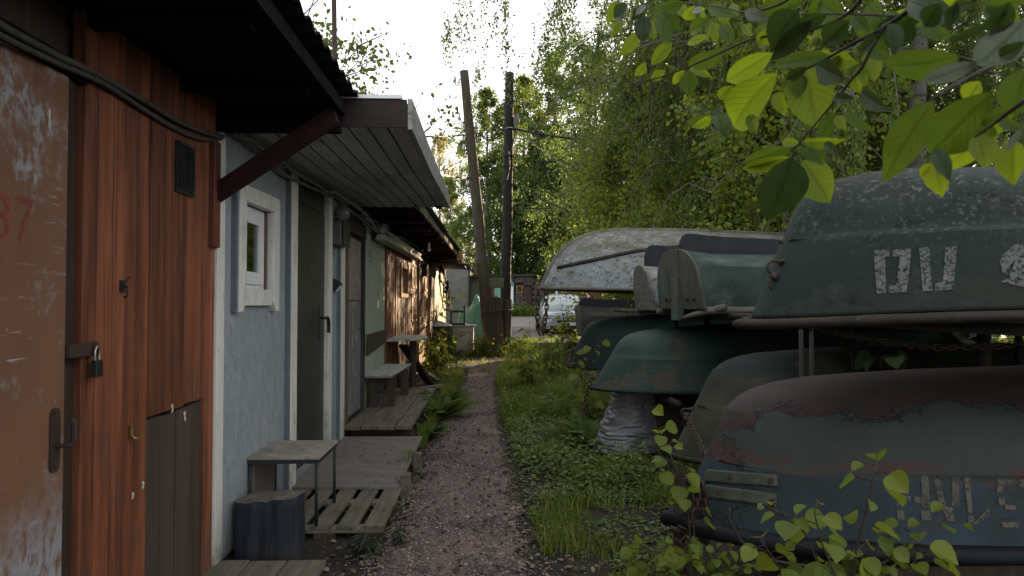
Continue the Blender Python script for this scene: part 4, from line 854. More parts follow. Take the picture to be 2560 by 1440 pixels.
def stamp(parent, hull, quads, m, name, side=-1, off=.004, k=7):
    """painted strokes (four photograph corners each) laid on the hull's surface"""
    Wm = WM[parent.name]; U = np.linspace(.0, .75, 260); Vv = np.linspace(0, len(hull.prof) - 1.2, 150)
    pts = np.array([[tuple(Wm @ hull.at(u, v, side)) for v in Vv] for u in U]); pr = project(pts.reshape(-1, 3)).reshape(pts.shape[0], pts.shape[1], 2)
    b = MB(); c = np.array([0., 0.])
    for q in quads:
        q = np.array(q, float); rows = []
        for i in range(k):
            row = []
            for j in range(k):
                s, t = i / (k - 1), j / (k - 1)
                p = (q[0] * (1 - s) + q[1] * s) * (1 - t) + (q[3] * (1 - s) + q[2] * s) * t
                d = ((pr - p) ** 2).sum(2); a, e = np.unravel_index(np.argmin(d), d.shape)
                a = min(max(a, 1), len(U) - 2); e = min(max(e, 1), len(Vv) - 2)
                # refine inside the cell by solving the local linear map
                J = np.stack([(pr[a + 1, e] - pr[a - 1, e]) / 2, (pr[a, e + 1] - pr[a, e - 1]) / 2], 1)
                try: r = np.linalg.solve(J, p - pr[a, e])
                except Exception: r = np.zeros(2)
                r = np.clip(r, -1, 1)
                w_ = pts[a, e] + (pts[a + 1, e] - pts[a - 1, e]) / 2 * r[0] + (pts[a, e + 1] - pts[a, e - 1]) / 2 * r[1]
                n = np.cross(pts[a + 1, e] - pts[a - 1, e], pts[a, e + 1] - pts[a, e - 1]); n /= np.linalg.norm(n) + 1e-9
                if n @ (np.array(CAM) - w_) < 0: n = -n
                row.append(Vector(w_ + n * off))
            rows.append(row)
        b.grid(rows)
    return b.build(name, m, parent, smooth=True)
def bow_boat(label, loc, rotz, hull, m, m_rim, rim_r=.022, rim_out=.012, rim_flat=1.0, rim_dz=-.005, tip=.03, nm="rowing_boat"):
    t = thing(nm, label, "boat", loc, rotz, group="upturned rowing boats")
    nu = 64; us = [(i / (nu - 1)) ** 1.9 for i in range(nu)]; nv = len(hull.prof)
    b = MB(); rows = [[hull.at(u, v, -1) for v in range(nv)] + [hull.at(u, v, 1) for v in range(nv - 2, -1, -1)] for u in us]
    b.grid(rows); n = len(rows[0]); b.f.append(tuple((nu - 1) * n + k for k in range(n)))
    hl = b.build("hull", m, t, smooth=True, local=True); outward(hl)
    em = hl.modifiers.new('weld', 'WELD'); em.merge_threshold = .0006
    hl.modifiers.new('solid', 'SOLIDIFY').thickness = .012; hl.modifiers['solid'].offset = -1
    pts = [hull.at(u, 0, -1) for u in us[::-1][:-1]] + [hull.at(0, 0, 1) + Vector((-tip, 0, 0))] + [hull.at(u, 0, 1) for u in us[1:]]
    rad = []
    out = []
    for p in pts:
        q = p.copy(); q.z += rim_dz; q.y += rim_out * (1 if p.y > .02 else -1 if p.y < -.02 else 0); q.x -= tip * math.exp(-max(p.x, 0) / .12) * .7; out.append(q)
    rr_ = random.Random(len(label)); tb = MB()
    tb.tube(out, [rim_r * (1 + .10 * mnoise.noise(Vector((i * .35, rim_r, 0)))) for i in range(len(out))], 10, True, rim_flat)
    tb.build("gunwale", m_rim, t, smooth=True, local=True)
    return t
def stern_boat(label, loc, rotz, L, B, D, m, m_tr, m_rim, skeg=.15, skeg_len=1.0, n0=2.1, arch=.5, pitch=0., wide=1.5):
    """upturned boat seen from the transom: local origin at the transom, +x towards the bow"""
    t = thing("rowing_boat", label, "boat", loc, rotz, group="upturned rowing boats")
    def sec(u):
        x = u * L; k = min(1, x / .30); k = k * k * (3 - 2 * k)
        wB = B * arch * (1 + (wide - 1) * k); n = n0
        if u > .55: wB *= max(0.02, 1 - ((u - .55) / .45) ** 2)
        out = []
        for i in range(41):
            a = PI * i / 40; cx, sx = math.cos(a), math.sin(a)
            y = -B * arch * math.copysign(abs(cx) ** (2 / n0), cx); z = D * abs(sx) ** (2 / n0)
            j = min(i, 40 - i) / 20; sg = -1 if i <= 20 else 1          # boxy section: upright side, chine, gently sloping bottom
            if j < .45: yb, zb_ = 1., .66 * j / .45
            else: q_ = (j - .45) / .55; yb, zb_ = 1 - q_, .66 + .30 * q_ ** .9
            y = y * (1 - k) + sg * yb * wB * k; z = z * (1 - k) + zb_ * D * k
            out.append(Vector((x - .06 * z / D * (1 - k), y, z - pitch * x)))
        return out
    us = [(i / 35) ** 1.5 for i in range(36)]; rows = [sec(u) for u in us]
    b = MB(); b.grid(rows); b.f.append(tuple(35 * 41 + k for k in range(41))); o = b.build("hull", m, t, smooth=True, local=True); outward(o); o.modifiers.new('solid', 'SOLIDIFY').thickness = .012; o.modifiers.new('edge', 'EDGE_SPLIT').split_angle = R(28)
    r0 = rows[0]; b = MB(); b.add([p + Vector((-.022, (p.y) * .02, p.z * .02)) for p in r0] + [p + Vector((.004, p.y * .02, p.z * .02)) for p in r0], [tuple(range(40, -1, -1)), tuple(41 + k for k in range(41))] + [(k, k + 1, 42 + k, 41 + k) for k in range(40)])
    tr = b.build("transom", m_tr, t, local=True, bevel=.006)
    if skeg:
        b = MB(); top = lambda x: D * (1 - .045 * min(1, x / .3)) - pitch * x
        xs_ = [-.02, .0, .02, .05, .10] + [.2 + k * .15 for k in range(int(skeg_len / .15))]; hh = [.45, .78, .92, .98, 1] + [1] * int(skeg_len / .15)
        pol = [(x, top(max(x, 0)) - .03) for x in xs_[::-1]] + [(x, top(max(x, 0)) + skeg * h_ * (1 - .25 * max(0, x) / max(skeg_len, .1))) for x, h_ in zip(xs_, hh)]
        b.v = []; n = len(pol); b.add([(x, -.018, z) for x, z in pol] + [(x, .018, z) for x, z in pol], [tuple(range(n)), tuple(range(2 * n - 1, n - 1, -1))] + [(i, n + i, n + (i + 1) % n, (i + 1) % n) for i in range(n)])
        b.build("skeg", m_skeg, t, local=True, bevel=.008)
    for i in (0, 40):
        pts = [r[i] + Vector((0, (-.02 if i == 0 else .02), -.01)) for r in rows]; MB().tube(pts, .028, 8).build("gunwale", m_rim, t, smooth=True, local=True)
    return t, tr, rows
m_skeg = mat("dark skeg", (.030, .031, .036), (.02, .022, .026), 9., spec=.15, rough=.75, bump=.15, bs=40.)
moss = (.045, .05, .025)
m_b1 = mat("dark green hull, lichen spotted", (.025, .041, .036), (.016, .027, .024), 3., rough=.75, bump=.3, bs=70., bd=.004, spec=.15,
           patches=[((.028, .031, .026), (2.2, 2.2, 5.), .50, .62), ((.012, .014, .013), (5., 5., 9.), .56, .66, 9, .7), ((.13, .125, .11), (44., 44., 44.), .54, .62, 8, .75, (1.6, .36, .58), (.20, .42)), ((.05, .075, .07), (3., 3., 3.), .60, .75), ((.02, .024, .022), (18., 18., 18.), .60, .70)])
m_b2 = mat("faded green hull", (.048, .072, .062), (.024, .040, .035), 5., spec=.2, rough=.7, bump=.2, bs=60., bd=.003, patches=[((.095, .13, .112), (3., 3., 9.), .56, .76), ((.14, .16, .14), (70., 70., 70.), .68, .72, 4)])
m_b5 = mat("deep green hull", (.018, .036, .032), (.013, .027, .025), 2., spec=.18, rough=.65, bump=.15, bs=50., bd=.003)
m_b6 = mat("green hull, rubbed brown", (.032, .068, .053), (.017, .038, .031), 3., spec=.2, rough=.6, bump=.15, bs=50., bd=.003,
           patches=[((.065, .058, .042), (2.6, 2.6, 4.6), .50, .62, 8, .7), ((.04, .08, .10), (3.5, 3.5, 5.), .60, .74), ((.15, .17, .14), (6., 6., 50.), .70, .76)])
m_b7 = mat("olive hull, weathered", (.066, .064, .042), (.040, .040, .028), 2.5, spec=.15, rough=.7, bump=.2, bs=50., bd=.003, patches=[((.014, .018, .018), (1.4, 1.4, 2.), .40, .55, 6, .6, (1., .0, .1), (.30, .55)), ((.17, .165, .14), (8., 8., 40.), .68, .74)])  # dark upper hull: shade from the tier above put into the colour
m_b4 = mat("flaking white boat paint", (.28, .31, .325), (.20, .225, .235), 4., spec=.15, rough=.85, bump=.5, bs=35., bd=.006,
           patches=[((.115, .108, .085), (7., 7., 18.), .34, .56, 10, .75, (1.5, .2, .45), (.20, .42)), ((.12, .12, .085), (12., 12., 16.), .50, .60, 10, .75), ((.05, .05, .04), (26., 26., 26.), .55, .61, 9, .75)])
m_wet = mat("rotten grey wood", (.155, .145, .125), (.085, .08, .068), (5., 5., 24.), rough=.85, bump=.6, bs=(12., 12., 50.), bd=.006, patches=[((.06, .07, .04), 6., .56, .68)])
m_transom = mat("weathered transom wood", (.085, .085, .062), (.042, .046, .036), (18., 18., 2.), rough=.8, bump=.6, bs=(40., 40., 5.), bd=.006, patches=[((.055, .10, .085), (3., 3., 3.), .50, .66), ((.06, .06, .05), (40., 40., 12.), .60, .68)])
m_rimwood = mat("mossy rim wood", (.036, .028, .02), (.019, .016, .013), (5., 24., 24.), rough=.85, bump=.6, bs=(10., 50., 50.), bd=.005, patches=[((.06, .07, .035), 12., .56, .66), ((.15, .13, .11), 60., .66, .72)])
m_hose = mat("black rubber hose", (.008, .009, .012), (.015, .017, .021), 14., spec=.2, rough=.65, bump=.3, bs=60., bd=.002)
m_paintnum = mat("worn stencil paint", (.15, .155, .145), (.10, .105, .10), 20., rough=.8, alpha=(80., .40, .52))
m_paintnum2 = mat("faint stencil paint", (.12, .11, .085), (.09, .085, .065), 20., rough=.8, alpha=(40., .35, .50))
def height_mat(name):
    """front boat: red primer under flaking green-grey paint above the chine, blue below it"""
    m = bpy.data.materials.new(name); m.use_nodes = True; nt = m.node_tree; b = nt.nodes["Principled BSDF"]; tc = nt.nodes.new("ShaderNodeTexCoord"); vec = tc.outputs['Object']
    sep = nt.nodes.new("ShaderNodeSeparateXYZ"); nt.links.new(vec, sep.inputs[0])
    def rng_(o, lo, hi, a=0., c=1.):
        r = nt.nodes.new("ShaderNodeMapRange"); r.inputs[1].default_value = lo; r.inputs[2].default_value = hi; r.inputs[3].default_value = a; r.inputs[4].default_value = c; nt.links.new(o, r.inputs[0]); return r.outputs[0]
    def mth(op, a, c):
        n = nt.nodes.new("ShaderNodeMath"); n.operation = op
        for i, x in enumerate((a, c)):
            if isinstance(x, (int, float)): n.inputs[i].default_value = x
            else: nt.links.new(x, n.inputs[i])
        return n.outputs[0]
    big = _noise(nt, vec, (1.7, 1.7, 3.6), 11, .74, 0, 1); z = sep.outputs[2]; x = sep.outputs[0]
    primer = _mix(nt, _noise(nt, vec, 5., 6, .6, .35, .7), (.055, .036, .034), (.038, .028, .028))
    primer = _mix(nt, _noise(nt, vec, 2.1, 4, .6, .58, .75), primer, (.075, .045, .046))
    green = _mix(nt, _noise(nt, vec, 3., 6, .6, .4, .65), (.046, .060, .056), (.036, .047, .044))
    blue = _mix(nt, _noise(nt, vec, 2.4, 6, .6, .4, .62), (.036, .058, .084), (.024, .036, .042))
    blue = _mix(nt, _noise(nt, vec, (5., 5., 2.5), 8, .7, .56, .70), blue, (.028, .034, .024))
    # paint survives low on the hull: threshold grows with height
    sel = mth('SUBTRACT', mth('ADD', big, rng_(z, .38, .64, .24, -.26)), rng_(x, .14, .36, .32, 0.))
    k1 = rng_(sel, .485, .505)
    col = _mix(nt, k1, primer, green)
    chine = rng_(mth('ADD', z, mth('MULTIPLY', mth('SUBTRACT', big, .5), .03)), .255, .262)
    flak = _noise(nt, vec, (5., 5., 18.), 9, .75, .50, .52)
    k3 = mth('MULTIPLY', flak, rng_(mth('ABSOLUTE', mth('SUBTRACT', z, .285), 0), .015, .05, 1., 0.))
    col2 = _mix(nt, rng_(mth('SUBTRACT', big, rng_(x, .0, .16, .35, 0.)), .30, .32), (.06, .034, .03), blue)
    col = _mix(nt, chine, col2, col); col = _mix(nt, k3, col, (.075, .036, .032))
    nt.links.new(col, b.inputs['Base Color']); b.inputs['Roughness'].default_value = .62; b.inputs['Specular IOR Level'].default_value = .2
    bn = nt.nodes.new("ShaderNodeBump"); bn.inputs['Strength'].default_value = 1.; bn.inputs['Distance'].default_value = .008
    h_ = mth('ADD', mth('MULTIPLY', k1, .5), mth('MULTIPLY', _noise(nt, vec, 60., 6, .6, .3, .7), .2)); nt.links.new(h_, bn.inputs['Height']); nt.links.new(bn.outputs[0], b.inputs['Normal'])
    return m

# --- upper deck of the rack, nearest: big dark green boat with stencilled digits
h1 = Hull(3.6, [(.56, 0), (.545, .14), (.535, .255), (.53, .275), (.50, .288), (.455, .298), (.43, .39), (.35, .485), (.18, .545), (.07, .562), (0, .572)],
          [(0, 0), (.40, .165), (.44, .19), (.475, .225), (.50, .265), (.52, .33), (.545, .43), (.562, .58), (.577, .80), (.592, 1.15)], pitch=-.012, trim=.035)
p1 = P(1893, 795, 2.52)
B1 = bow_boat("large dark green upturned boat with stencilled white digits, nearest on the upper rack", p1, R(4), h1, m_b1, m_rimwood, .034, .010, tip=.04, rim_flat=.55, rim_dz=-.022)
q = lambda *a: list(a)
stamp(B1, h1, [q((2185, 627), (2223, 625), (2223, 642), (2186, 645)), q((2185, 645), (2212, 643), (2216, 733), (2192, 735)),
               q((2230, 626), (2277, 622), (2277, 641), (2232, 642)), q((2249, 642), (2277, 641), (2266, 731), (2238, 732)), q((2221, 715), (2242, 714), (2240, 732), (2221, 733)),
               q((2297, 621), (2322, 618), (2330, 727), (2306, 729)), q((2363, 618), (2391, 616), (2383, 724), (2354, 726)), q((2337, 709), (2358, 706), (2356, 726), (2337, 728)),
               q((2497, 645), (2535, 612), (2575, 610), (2512, 676)), q((2497, 650), (2512, 640), (2530, 690), (2505, 684)), q((2540, 640), (2590, 612), (2590, 700), (2520, 700)), q((2500, 705), (2530, 690), (2590, 690), (2590, 726), (2508, 726))[:4]], m_paintnum, "hull_number")
def hook_ring(boat, loc, label=None):
    b = MB(); c = Vector(loc)
    b.tube([c + Vector((.026 * math.cos(a), .0, .026 * math.sin(a))) for a in np.linspace(.3, 2 * PI, 12)], .0065, 6); b.bar(c + Vector((.02, 0, .02)), c + Vector((.05, 0, .028)), .03, .012)
    b.ball(c + Vector((-.004, -.006, -.035)), .017, 8, 6); b.tube([c + Vector((-.006 + .013 * math.cos(a), -.004, -.06 + .026 * math.sin(a))) for a in np.linspace(0, 2 * PI, 10)], .005, 6)
    return b.build("bow_ring", m_iron, boat, smooth=True)
hook_ring(B1, P(1936, 668, 2.50))

# --- front boat, lower row: peeling red and blue
h8 = Hull(3.6, [(.60, 0), (.585, .12), (.565, .240), (.56, .256), (.545, .268), (.53, .28), (.50, .40), (.42, .51), (.28, .585), (.12, .622), (0, .640)],
          [(0, .02), (.42, .20), (.47, .225), (.52, .275), (.555, .34), (.58, .43), (.60, .55), (.615, .75), (.628, 1.0), (.64, 1.5)], pitch=-.010, trim=.0, ue=.48, ex=.48)
p8 = P(1703, 1292, 3.02)
m_b8 = height_mat("flaking red and blue boat paint")
B8 = bow_boat("front upturned boat with peeling red primer and blue sides, black hose on its rim", p8, R(3), h8, m_b8, m_hose, .033, .012, tip=.05)
m_plate = mat("painted steel strap", (.05, .063, .055), (.038, .046, .034), 6., rough=.5, spec=.3, patches=[((.09, .10, .05), 5., .52, .68)])
st_ = stamp(B8, h8, [q((1738, 1172), (1945, 1187), (1945, 1217), (1738, 1203))], m_plate, "strap_plate", off=.009); st_.modifiers.new('solid', 'SOLIDIFY').thickness = .006
st2 = stamp(B8, h8, [q((1736, 1209), (1943, 1234), (1941, 1266), (1734, 1240))], m_plate, "strap_plate", off=.009); st2.modifiers.new('solid', 'SOLIDIFY').thickness = .006
def hull_hit(B, h, px, py, side=-1):
    U = np.linspace(0, .75, 200); Vv = np.linspace(0, len(h.prof) - 1.2, 120); pts = np.array([[tuple(WM[B.name] @ h.at(u, v, side)) for v in Vv] for u in U])
    d = ((project(pts.reshape(-1, 3)) - np.array([px, py])) ** 2).sum(1); return Vector(pts.reshape(-1, 3)[np.argmin(d)])
for o_, pl_ in ((st_, ((1821, 1191), (1930, 1203))), (st2, ((1803, 1232), (1929, 1251)))):
    for px, py in pl_:
        c = hull_hit(B8, h8, px, py); n_ = (CAM - c); n_.z = 0; n_ = Vector((-.25, -1, 0)).normalized()
        b = MB(); b.cyl(c + n_ * .008, c + n_ * .018, .0105, 6); b.cyl(c + n_ * .006, c + n_ * .010, .015, 14); b.build("bolt", m_iron, o_)
stamp(B8, h8, [q((2241, 1240), (2275, 1240), (2275, 1250), (2241, 1252)), q((2241, 1252), (2258, 1252), (2258, 1268), (2241, 1268)), q((2241, 1275), (2258, 1275), (2262, 1300), (2243, 1300)),
               q((2302, 1192), (2320, 1192), (2324, 1268), (2304, 1268)), q((2283, 1240), (2302, 1244), (2302, 1258), (2285, 1256)), q((2300, 1275), (2324, 1277), (2326, 1300), (2304, 1300)),
               q((2330, 1190), (2346, 1192), (2364, 1264), (2348, 1264)), q((2378, 1194), (2396, 1194), (2396, 1264), (2378, 1264)), q((2352, 1268), (2380, 1268), (2384, 1308), (2366, 1300)),
               q((2408, 1196), (2424, 1196), (2430, 1282), (2418, 1280)), q((2418, 1288), (2432, 1290), (2434, 1312), (2420, 1310)), q((2432, 1308), (2470, 1270), (2476, 1284), (2436, 1312)),
               q((2490, 1200), (2530, 1200), (2530, 1212), (2490, 1214)), q((2490, 1214), (2506, 1214), (2506, 1230), (2490, 1230)), q((2494, 1244), (2510, 1244), (2512, 1262), (2496, 1262)), q((2510, 1262), (2538, 1264), (2538, 1274), (2512, 1274)), q((2502, 1305), (2544, 1305), (2546, 1318), (2506, 1318)),
               q((2546, 1200), (2575, 1200), (2575, 1216), (2546, 1216))], m_paintnum2, "hull_number")
# --- lower row, second: olive boat
h7 = Hull(3.6, [(.58, 0), (.56, .15), (.54, .285), (.535, .30), (.52, .315), (.50, .33), (.46, .44), (.36, .54), (.2, .61), (.09, .637), (0, .65)],
          [(0, .0), (.46, .22), (.50, .245), (.545, .29), (.58, .35), (.60, .42), (.618, .52), (.632, .75), (.642, 1.0), (.65, 1.5)], pitch=-.012)
B7 = bow_boat("weathered olive upturned boat behind the front peeling boat", P(1690, 1135, 4.25), R(5), h7, m_b7, m_rimwood, .018, .008, tip=.02)
hook_ring(B7, P(1714, 1032, 4.22))
# --- lower row, third: green boat rubbed brown
h6 = Hull(3.6, [(.58, 0), (.56, .13), (.548, .235), (.55, .258), (.532, .275), (.505, .30), (.47, .38), (.37, .47), (.2, .53), (.09, .548), (0, .56)],
          [(0, .0), (.36, .215), (.405, .25), (.44, .29), (.465, .34), (.485, .42), (.50, .52), (.515, .68), (.53, .95), (.56, 1.6)], pitch=-.008)
B6 = bow_boat("green upturned boat with rubbed brown patches over the silver sack", P(1484, 968, 6.0), R(6), h6, m_b6, m_b5, .016, .006, tip=.015)
# --- lower row, fourth: deep green boat
h5 = Hull(3.6, [(.60, 0), (.58, .14), (.56, .27), (.55, .29), (.53, .31), (.50, .40), (.38, .50), (.2, .56), (.09, .578), (0, .59)],
          [(0, .0), (.38, .16), (.43, .19), (.47, .23), (.50, .28), (.525, .36), (.545, .48), (.56, .66), (.575, .95), (.59, 1.6)], pitch=-.008)
B5 = bow_boat("deep green upturned boat, farthest of the lower row, chain at its bow", P(1424, 915, 7.7), R(6), h5, m_b5, m_b5, .016, .006, tip=.015)
# --- upper deck, farthest: flaking white boat
h4 = Hull(4.2, [(.68, 0), (.665, .18), (.63, .34), (.55, .48), (.40, .59), (.2, .66), (.06, .695), (0, .70)],
          [(0, .0), (.20, .09), (.31, .15), (.42, .24), (.505, .33), (.57, .44), (.62, .57), (.655, .72), (.68, .92), (.695, 1.3), (.70, 1.5)], pitch=.022, ue=.5, ex=.75, tail=.4)
B4 = bow_boat("flaking white wooden boat upturned on the far upper rack", P(1352, 720, 7.55), R(7), h4, m_b4, m_wet, .020, .008, tip=.01)
zs4 = np.linspace(0, .70, 30); kl = [Vector((float(np.interp(z, h4.sz, h4.ss)), 0, z - h4.pitch * float(np.interp(z, h4.sz, h4.ss)))) for z in zs4]; kl += [Vector((x, 0, .705 - h4.pitch * x)) for x in (2., 2.6, 3.2, 4.)]
MB().tube(kl, .024, 8).build("keel_strip", m_wet, B4, smooth=True, local=True)
kk = len(h4.prof)
def at_sz(h, s, z, side=-1):
    v = float(np.interp(z, [p[1] for p in h.prof], range(len(h.prof)))); s0 = float(np.interp(z, h.sz, h.ss)); return h.at((s - s0) / (h.L - s0), v, side)
ln = [at_sz(h4, s, float(np.interp(s, [.1, 1.0, 2.2, 4.], [.21, .42, .56, .5])), -1) + Vector((0, -.006, 0)) for s in np.linspace(.17, 3.6, 40)]
MB().tube(ln, .021, 8).build("rub_strake", m_rimwood, B4, smooth=True, local=True)
bow_boat("dark boat mostly hidden behind the large dark green one on the upper rack", Vector((1.75, 3.95, 1.27)), R(4), h5, m_b5, m_rimwood, .026, .010, tip=.03)  # boat added above the olive hull to shade it
# --- upper deck, middle: two boats stern on
B2, tr2, rows2 = stern_boat("faded green upturned boat with a weathered round transom and tall skeg, on the upper rack", P(1706, 772, 5.35), R(9), 3.3, .60, .46, m_b2, m_transom, m_wet, .145, 1.6, 2.7, .66, wide=1.5)
for y in (-.28, -.17, .12, .22): MB().cyl((-.055, y, .075), (-.02, y, .075), .014, 8).build("bolt", m_iron, tr2, local=True)
b = MB(); b.box(-.075, -.02, -.07, .05, -.09, .24); b.build("stern_post", m_transom, tr2, local=True, bevel=.004)
MB().tube([(.10, -.50, .02), (.02, -.36, -.02), (-.03, -.18, -.055), (-.035, -.06, -.075)], [.022, .026, .02, .012], 8).build("broken_rim", m_wet, B2, smooth=True, local=True)
B3, tr3, _ = stern_boat("pale upturned boat with a narrow rotten transom, behind the faded green one", P(1617, 775, 6.15), R(5), 3.3, .50, .40, m_b4, m_wet, m_wet, .20, 1.4, 2.4, .52, wide=1.5)
B9, tr9, _ = stern_boat("small dark upturned boat far back in front of the silver car", P(1452, 838, 11.0), R(-2), 3.0, .62, .48, mat("black brown hull", (.028, .030, .028), (.042, .038, .029), 2.5, spec=.15, rough=.8, bump=.3, bs=30., patches=[((.065, .05, .034), 3., .56, .7)]), m_transom, m_rimwood, .13, 1.8, 2.6, .62, wide=1.4)

# ------------------------------------------------------------------ pipe rack
mp_ = mat("rusty pipe", (.030, .025, .02), (.02, .016, .013), (9., 9., 3.), rough=.7, bump=.3, bs=40.)
rk = thing("boat_rack", "rusty pipe rack carrying the two tiers of upturned boats", "rack", (2.6, 4.2, 0))
def post(px, Y, z0, z1, r):
    p = P(px, 760, Y); MB().cyl((p.x, p.y, z0), (p.x, p.y, z1), r, 12).build("post", mp_, rk, smooth=True)
for px, Y, z0, z1, r in ((2002, 3.55, -.1, 1.36, .011), (2028, 3.75, -.1, 1.36, .012), (2458, 3.6, -.1, 1.38, .032), (2545, 3.9, -.1, 1.38, .02), (1768, 6.2, -.1, 1.33, .03), (1690, 6.6, -.1, 1.33, .024), (1735, 9.4, -.1, 1.4, .03)): post(px, Y, z0, z1, r)
for x, y0, y1, z in ((1.75, 2.1, 9.5, 1.285), (3.6, 2.2, 9.5, 1.30)):
    MB().cyl((x, y0, z), (x, y1, z), .022, 10).build("rail", mp_, rk, smooth=True)
for x, y0, y1, z in ((1.55, 2.7, 5.0, .36), (3.3, 2.7, 8.4, .36), (1.5, 5.4, 8.4, .60)):
    MB().cyl((x, y0, z - .03), (x, y1, z - .03), .03, 10).build("rail", mp_, rk, smooth=True)
MB().box(1.2, 4.2, 2.75, 3.0, -.05, .30).build("log_support", m_darkboard, rk); MB().box(1.5, 1.7, 4.3, 4.8, -.05, .34).build("log_support", m_darkboard, rk); MB().box(1.5, 1.75, 6.2, 8.0, -.05, .55).build("log_support", m_darkboard, rk); MB().box(2.2, 2.5, 9.8, 11.5, -.05, .80).build("log_support", m_darkboard, rk)
sp = P(1712, 1200, 2.98)
t = thing("pipe_post", "short rusty pipe post wrapped in chain at the front boat's bow", "post", (sp.x, sp.y, .3))
x0 = P(1687, 1200, 2.98).x; x1 = P(1752, 1200, 2.98).x
MB().tube([(x0 + .03, 3.0, -.1), (x0 + .03, 3.0, .60)], .032, 14, False).build("pipe", mp_, t, smooth=True, solid=.006)
MB().tube([(x0 + .03, 3.0, .595), (x0 + .03, 3.0, .61)], .034, 14, False).build("pipe_lip", m_iron, t, solid=.008)
MB().box(x0 + .055, x1 + .02, 2.965, 3.03, .455, .595).build("clamp", mp_, t, bevel=.006)
MB().tube([(x0 - .03, 2.95, .40), (x0 + .05, 2.93, .385)], .014, 8).build("bolt", m_iron, t, smooth=True)

# ------------------------------------------------------------------ chains
def chain(pts, pitch, r, name, label, grp="rusty chains on the boats"):
    c = curve(pts, 24); d = [0]
    for a, b_ in zip(c[:-1], c[1:]): d.append(d[-1] + (b_ - a).length)
    n = int(d[-1] / pitch); b = MB()
    def at(s):
        i = int(np.searchsorted(d, s)) - 1; i = max(0, min(i, len(c) - 2)); t = (s - d[i]) / max(d[i + 1] - d[i], 1e-6); return c[i].lerp(c[i + 1], t), (c[i + 1] - c[i]).normalized()
    for k in range(n):
        p, dr = at((k + .5) * pitch); a = dr.cross(Vector((.31, .2, .93)))
        if a.length < .1: a = dr.cross(Vector((0, 1, 0)))
        a.normalize(); e = dr.cross(a)
        ang = (PI / 2 if k % 2 else 0) + .35 + .3 * math.sin(k * 1.7); sd = a * math.cos(ang) + e * math.sin(ang)
        hl = pitch * .68; wd = pitch * .40; lo = []
        for j in range(10):
            tt = 2 * PI * j / 10; cx = math.cos(tt); lo.append(p + dr * (math.copysign(abs(cx) ** .7, cx) * hl) + sd * (math.sin(tt) * wd))
        b.tube(lo + [lo[0]], r, 5, False)
    return tag(b.build(name, m_iron, smooth=True), label, "chain", grp)
chain([P(1956, 806, 2.75), P(2050, 822, 2.85), P(2200, 852, 2.95), P(2330, 868, 3.0), P(2460, 866, 3.0), P(2600, 855, 3.0)], .034, .0042, "chain", "long slack chain slung under the large dark green boat")
chain([P(1714, 1032, 4.18), P(1728, 1065, 4.0), P(1750, 1105, 3.7), P(1762, 1140, 3.4)], .030, .0042, "chain", "chain from the olive boat's bow ring down to the front boat")
a_ = .02
chain([(x1 - .03, 2.93, .60), (x1 - .045, 2.92, .50), (x1 - .07, 2.915, .40), (x1 - .085, 2.91, .28), (x1 - .09, 2.91, .12), (x1 - .085, 2.91, -.0)], .036, .0062, "chain", "rusty chain hanging straight from the short pipe post to the ground")
chain([(x1 - .01, 2.93, .60), (x1 + .0, 2.925, .50), (x1 + .005, 2.92, .42), (x1 + .0, 2.915, .345), (x1 - .03, 2.91, .36), (x1 - .06, 2.91, .39), (x0 - .0, 2.92, .42)], .036, .0062, "chain", "rusty chain looped round the short pipe post over the hose rim")
chain([(x1 - .06, 2.905, .26), (x1 - .02, 2.90, .18), (x1 + .06, 2.88, .08), (x1 + .12, 2.86, .02)], .036, .0062, "chain", "rusty chain slanting under the front boat's bow")
pb4 = P(1352, 722, 7.5)
for k, dx in enumerate((-6, 12)):
    chain([P(1352 + dx, 724, 7.48), P(1352 + dx * 1.2, 770, 7.48), P(1350 + dx * .9, 812, 7.48), P(1352 + dx * .4, 838, 7.48)], .055, .0085, "chain", "chain strand hanging from the white boat's bow, " + ("left one" if k == 0 else "right one"))
chain([P(1432, 870, 7.45), P(1418, 895, 7.4), P(1425, 915, 7.35), P(1445, 905, 7.4), P(1440, 880, 7.45)], .05, .009, "chain", "clump of chain at the deep green boat's bow")
chain([P(1484, 935, 5.8), P(1474, 958, 5.75), P(1468, 985, 5.75), P(1462, 1050, 5.75)], .04, .007, "chain", "chain hanging at the green boat's bow beside the sapling")

# ------------------------------------------------------------------ silver sack under the green boat
t = thing("sack", "crumpled silver plastic sack standing under the green boat", "sack", (1.25, 6.25, 0))
rows = []
cs = P(1568, 1050, 6.3)
for i in range(90):
    f = i / 89; z = .0 + .72 * f; row = []
    lean = .12 * f - .03
    for k in range(65):
        a = 2 * PI * k / 64; rr_ = float(np.interp(f, [0, .06, .3, .6, .85, 1.], [.22, .285, .265, .21, .185, .17]))
        rr_ += .034 * (.22 - abs(mnoise.noise(Vector((math.cos(a) * 1.3, math.sin(a) * 1.3 + f, f * 17))))) + .02 * (abs(mnoise.noise(Vector((math.cos(a) * 1.6, math.sin(a) * 1.6, f * 9)))) - .2) + .022 * abs(mnoise.noise(Vector((math.cos(a) * 3, math.sin(a) * 3, f * 26 + math.sin(a * 2) * 2)))) + .03 * mnoise.noise(Vector((math.cos(a), math.sin(a), f * 3 + 7)))
        row.append((cs.x + lean + math.cos(a) * rr_, 6.3 + math.sin(a) * rr_ * .9, z - .01))
    rows.append(row)
b = MB().grid(rows); b.f.append(tuple(89 * 65 + k for k in range(64)))
b.build("bag", mat("silver grey plastic", (.36, .37, .41), (.24, .25, .28), 3., rough=.17, spec=.8, metal=.35, bump=.6, bs=(14., 14., 40.), bd=.02), t, smooth=True)
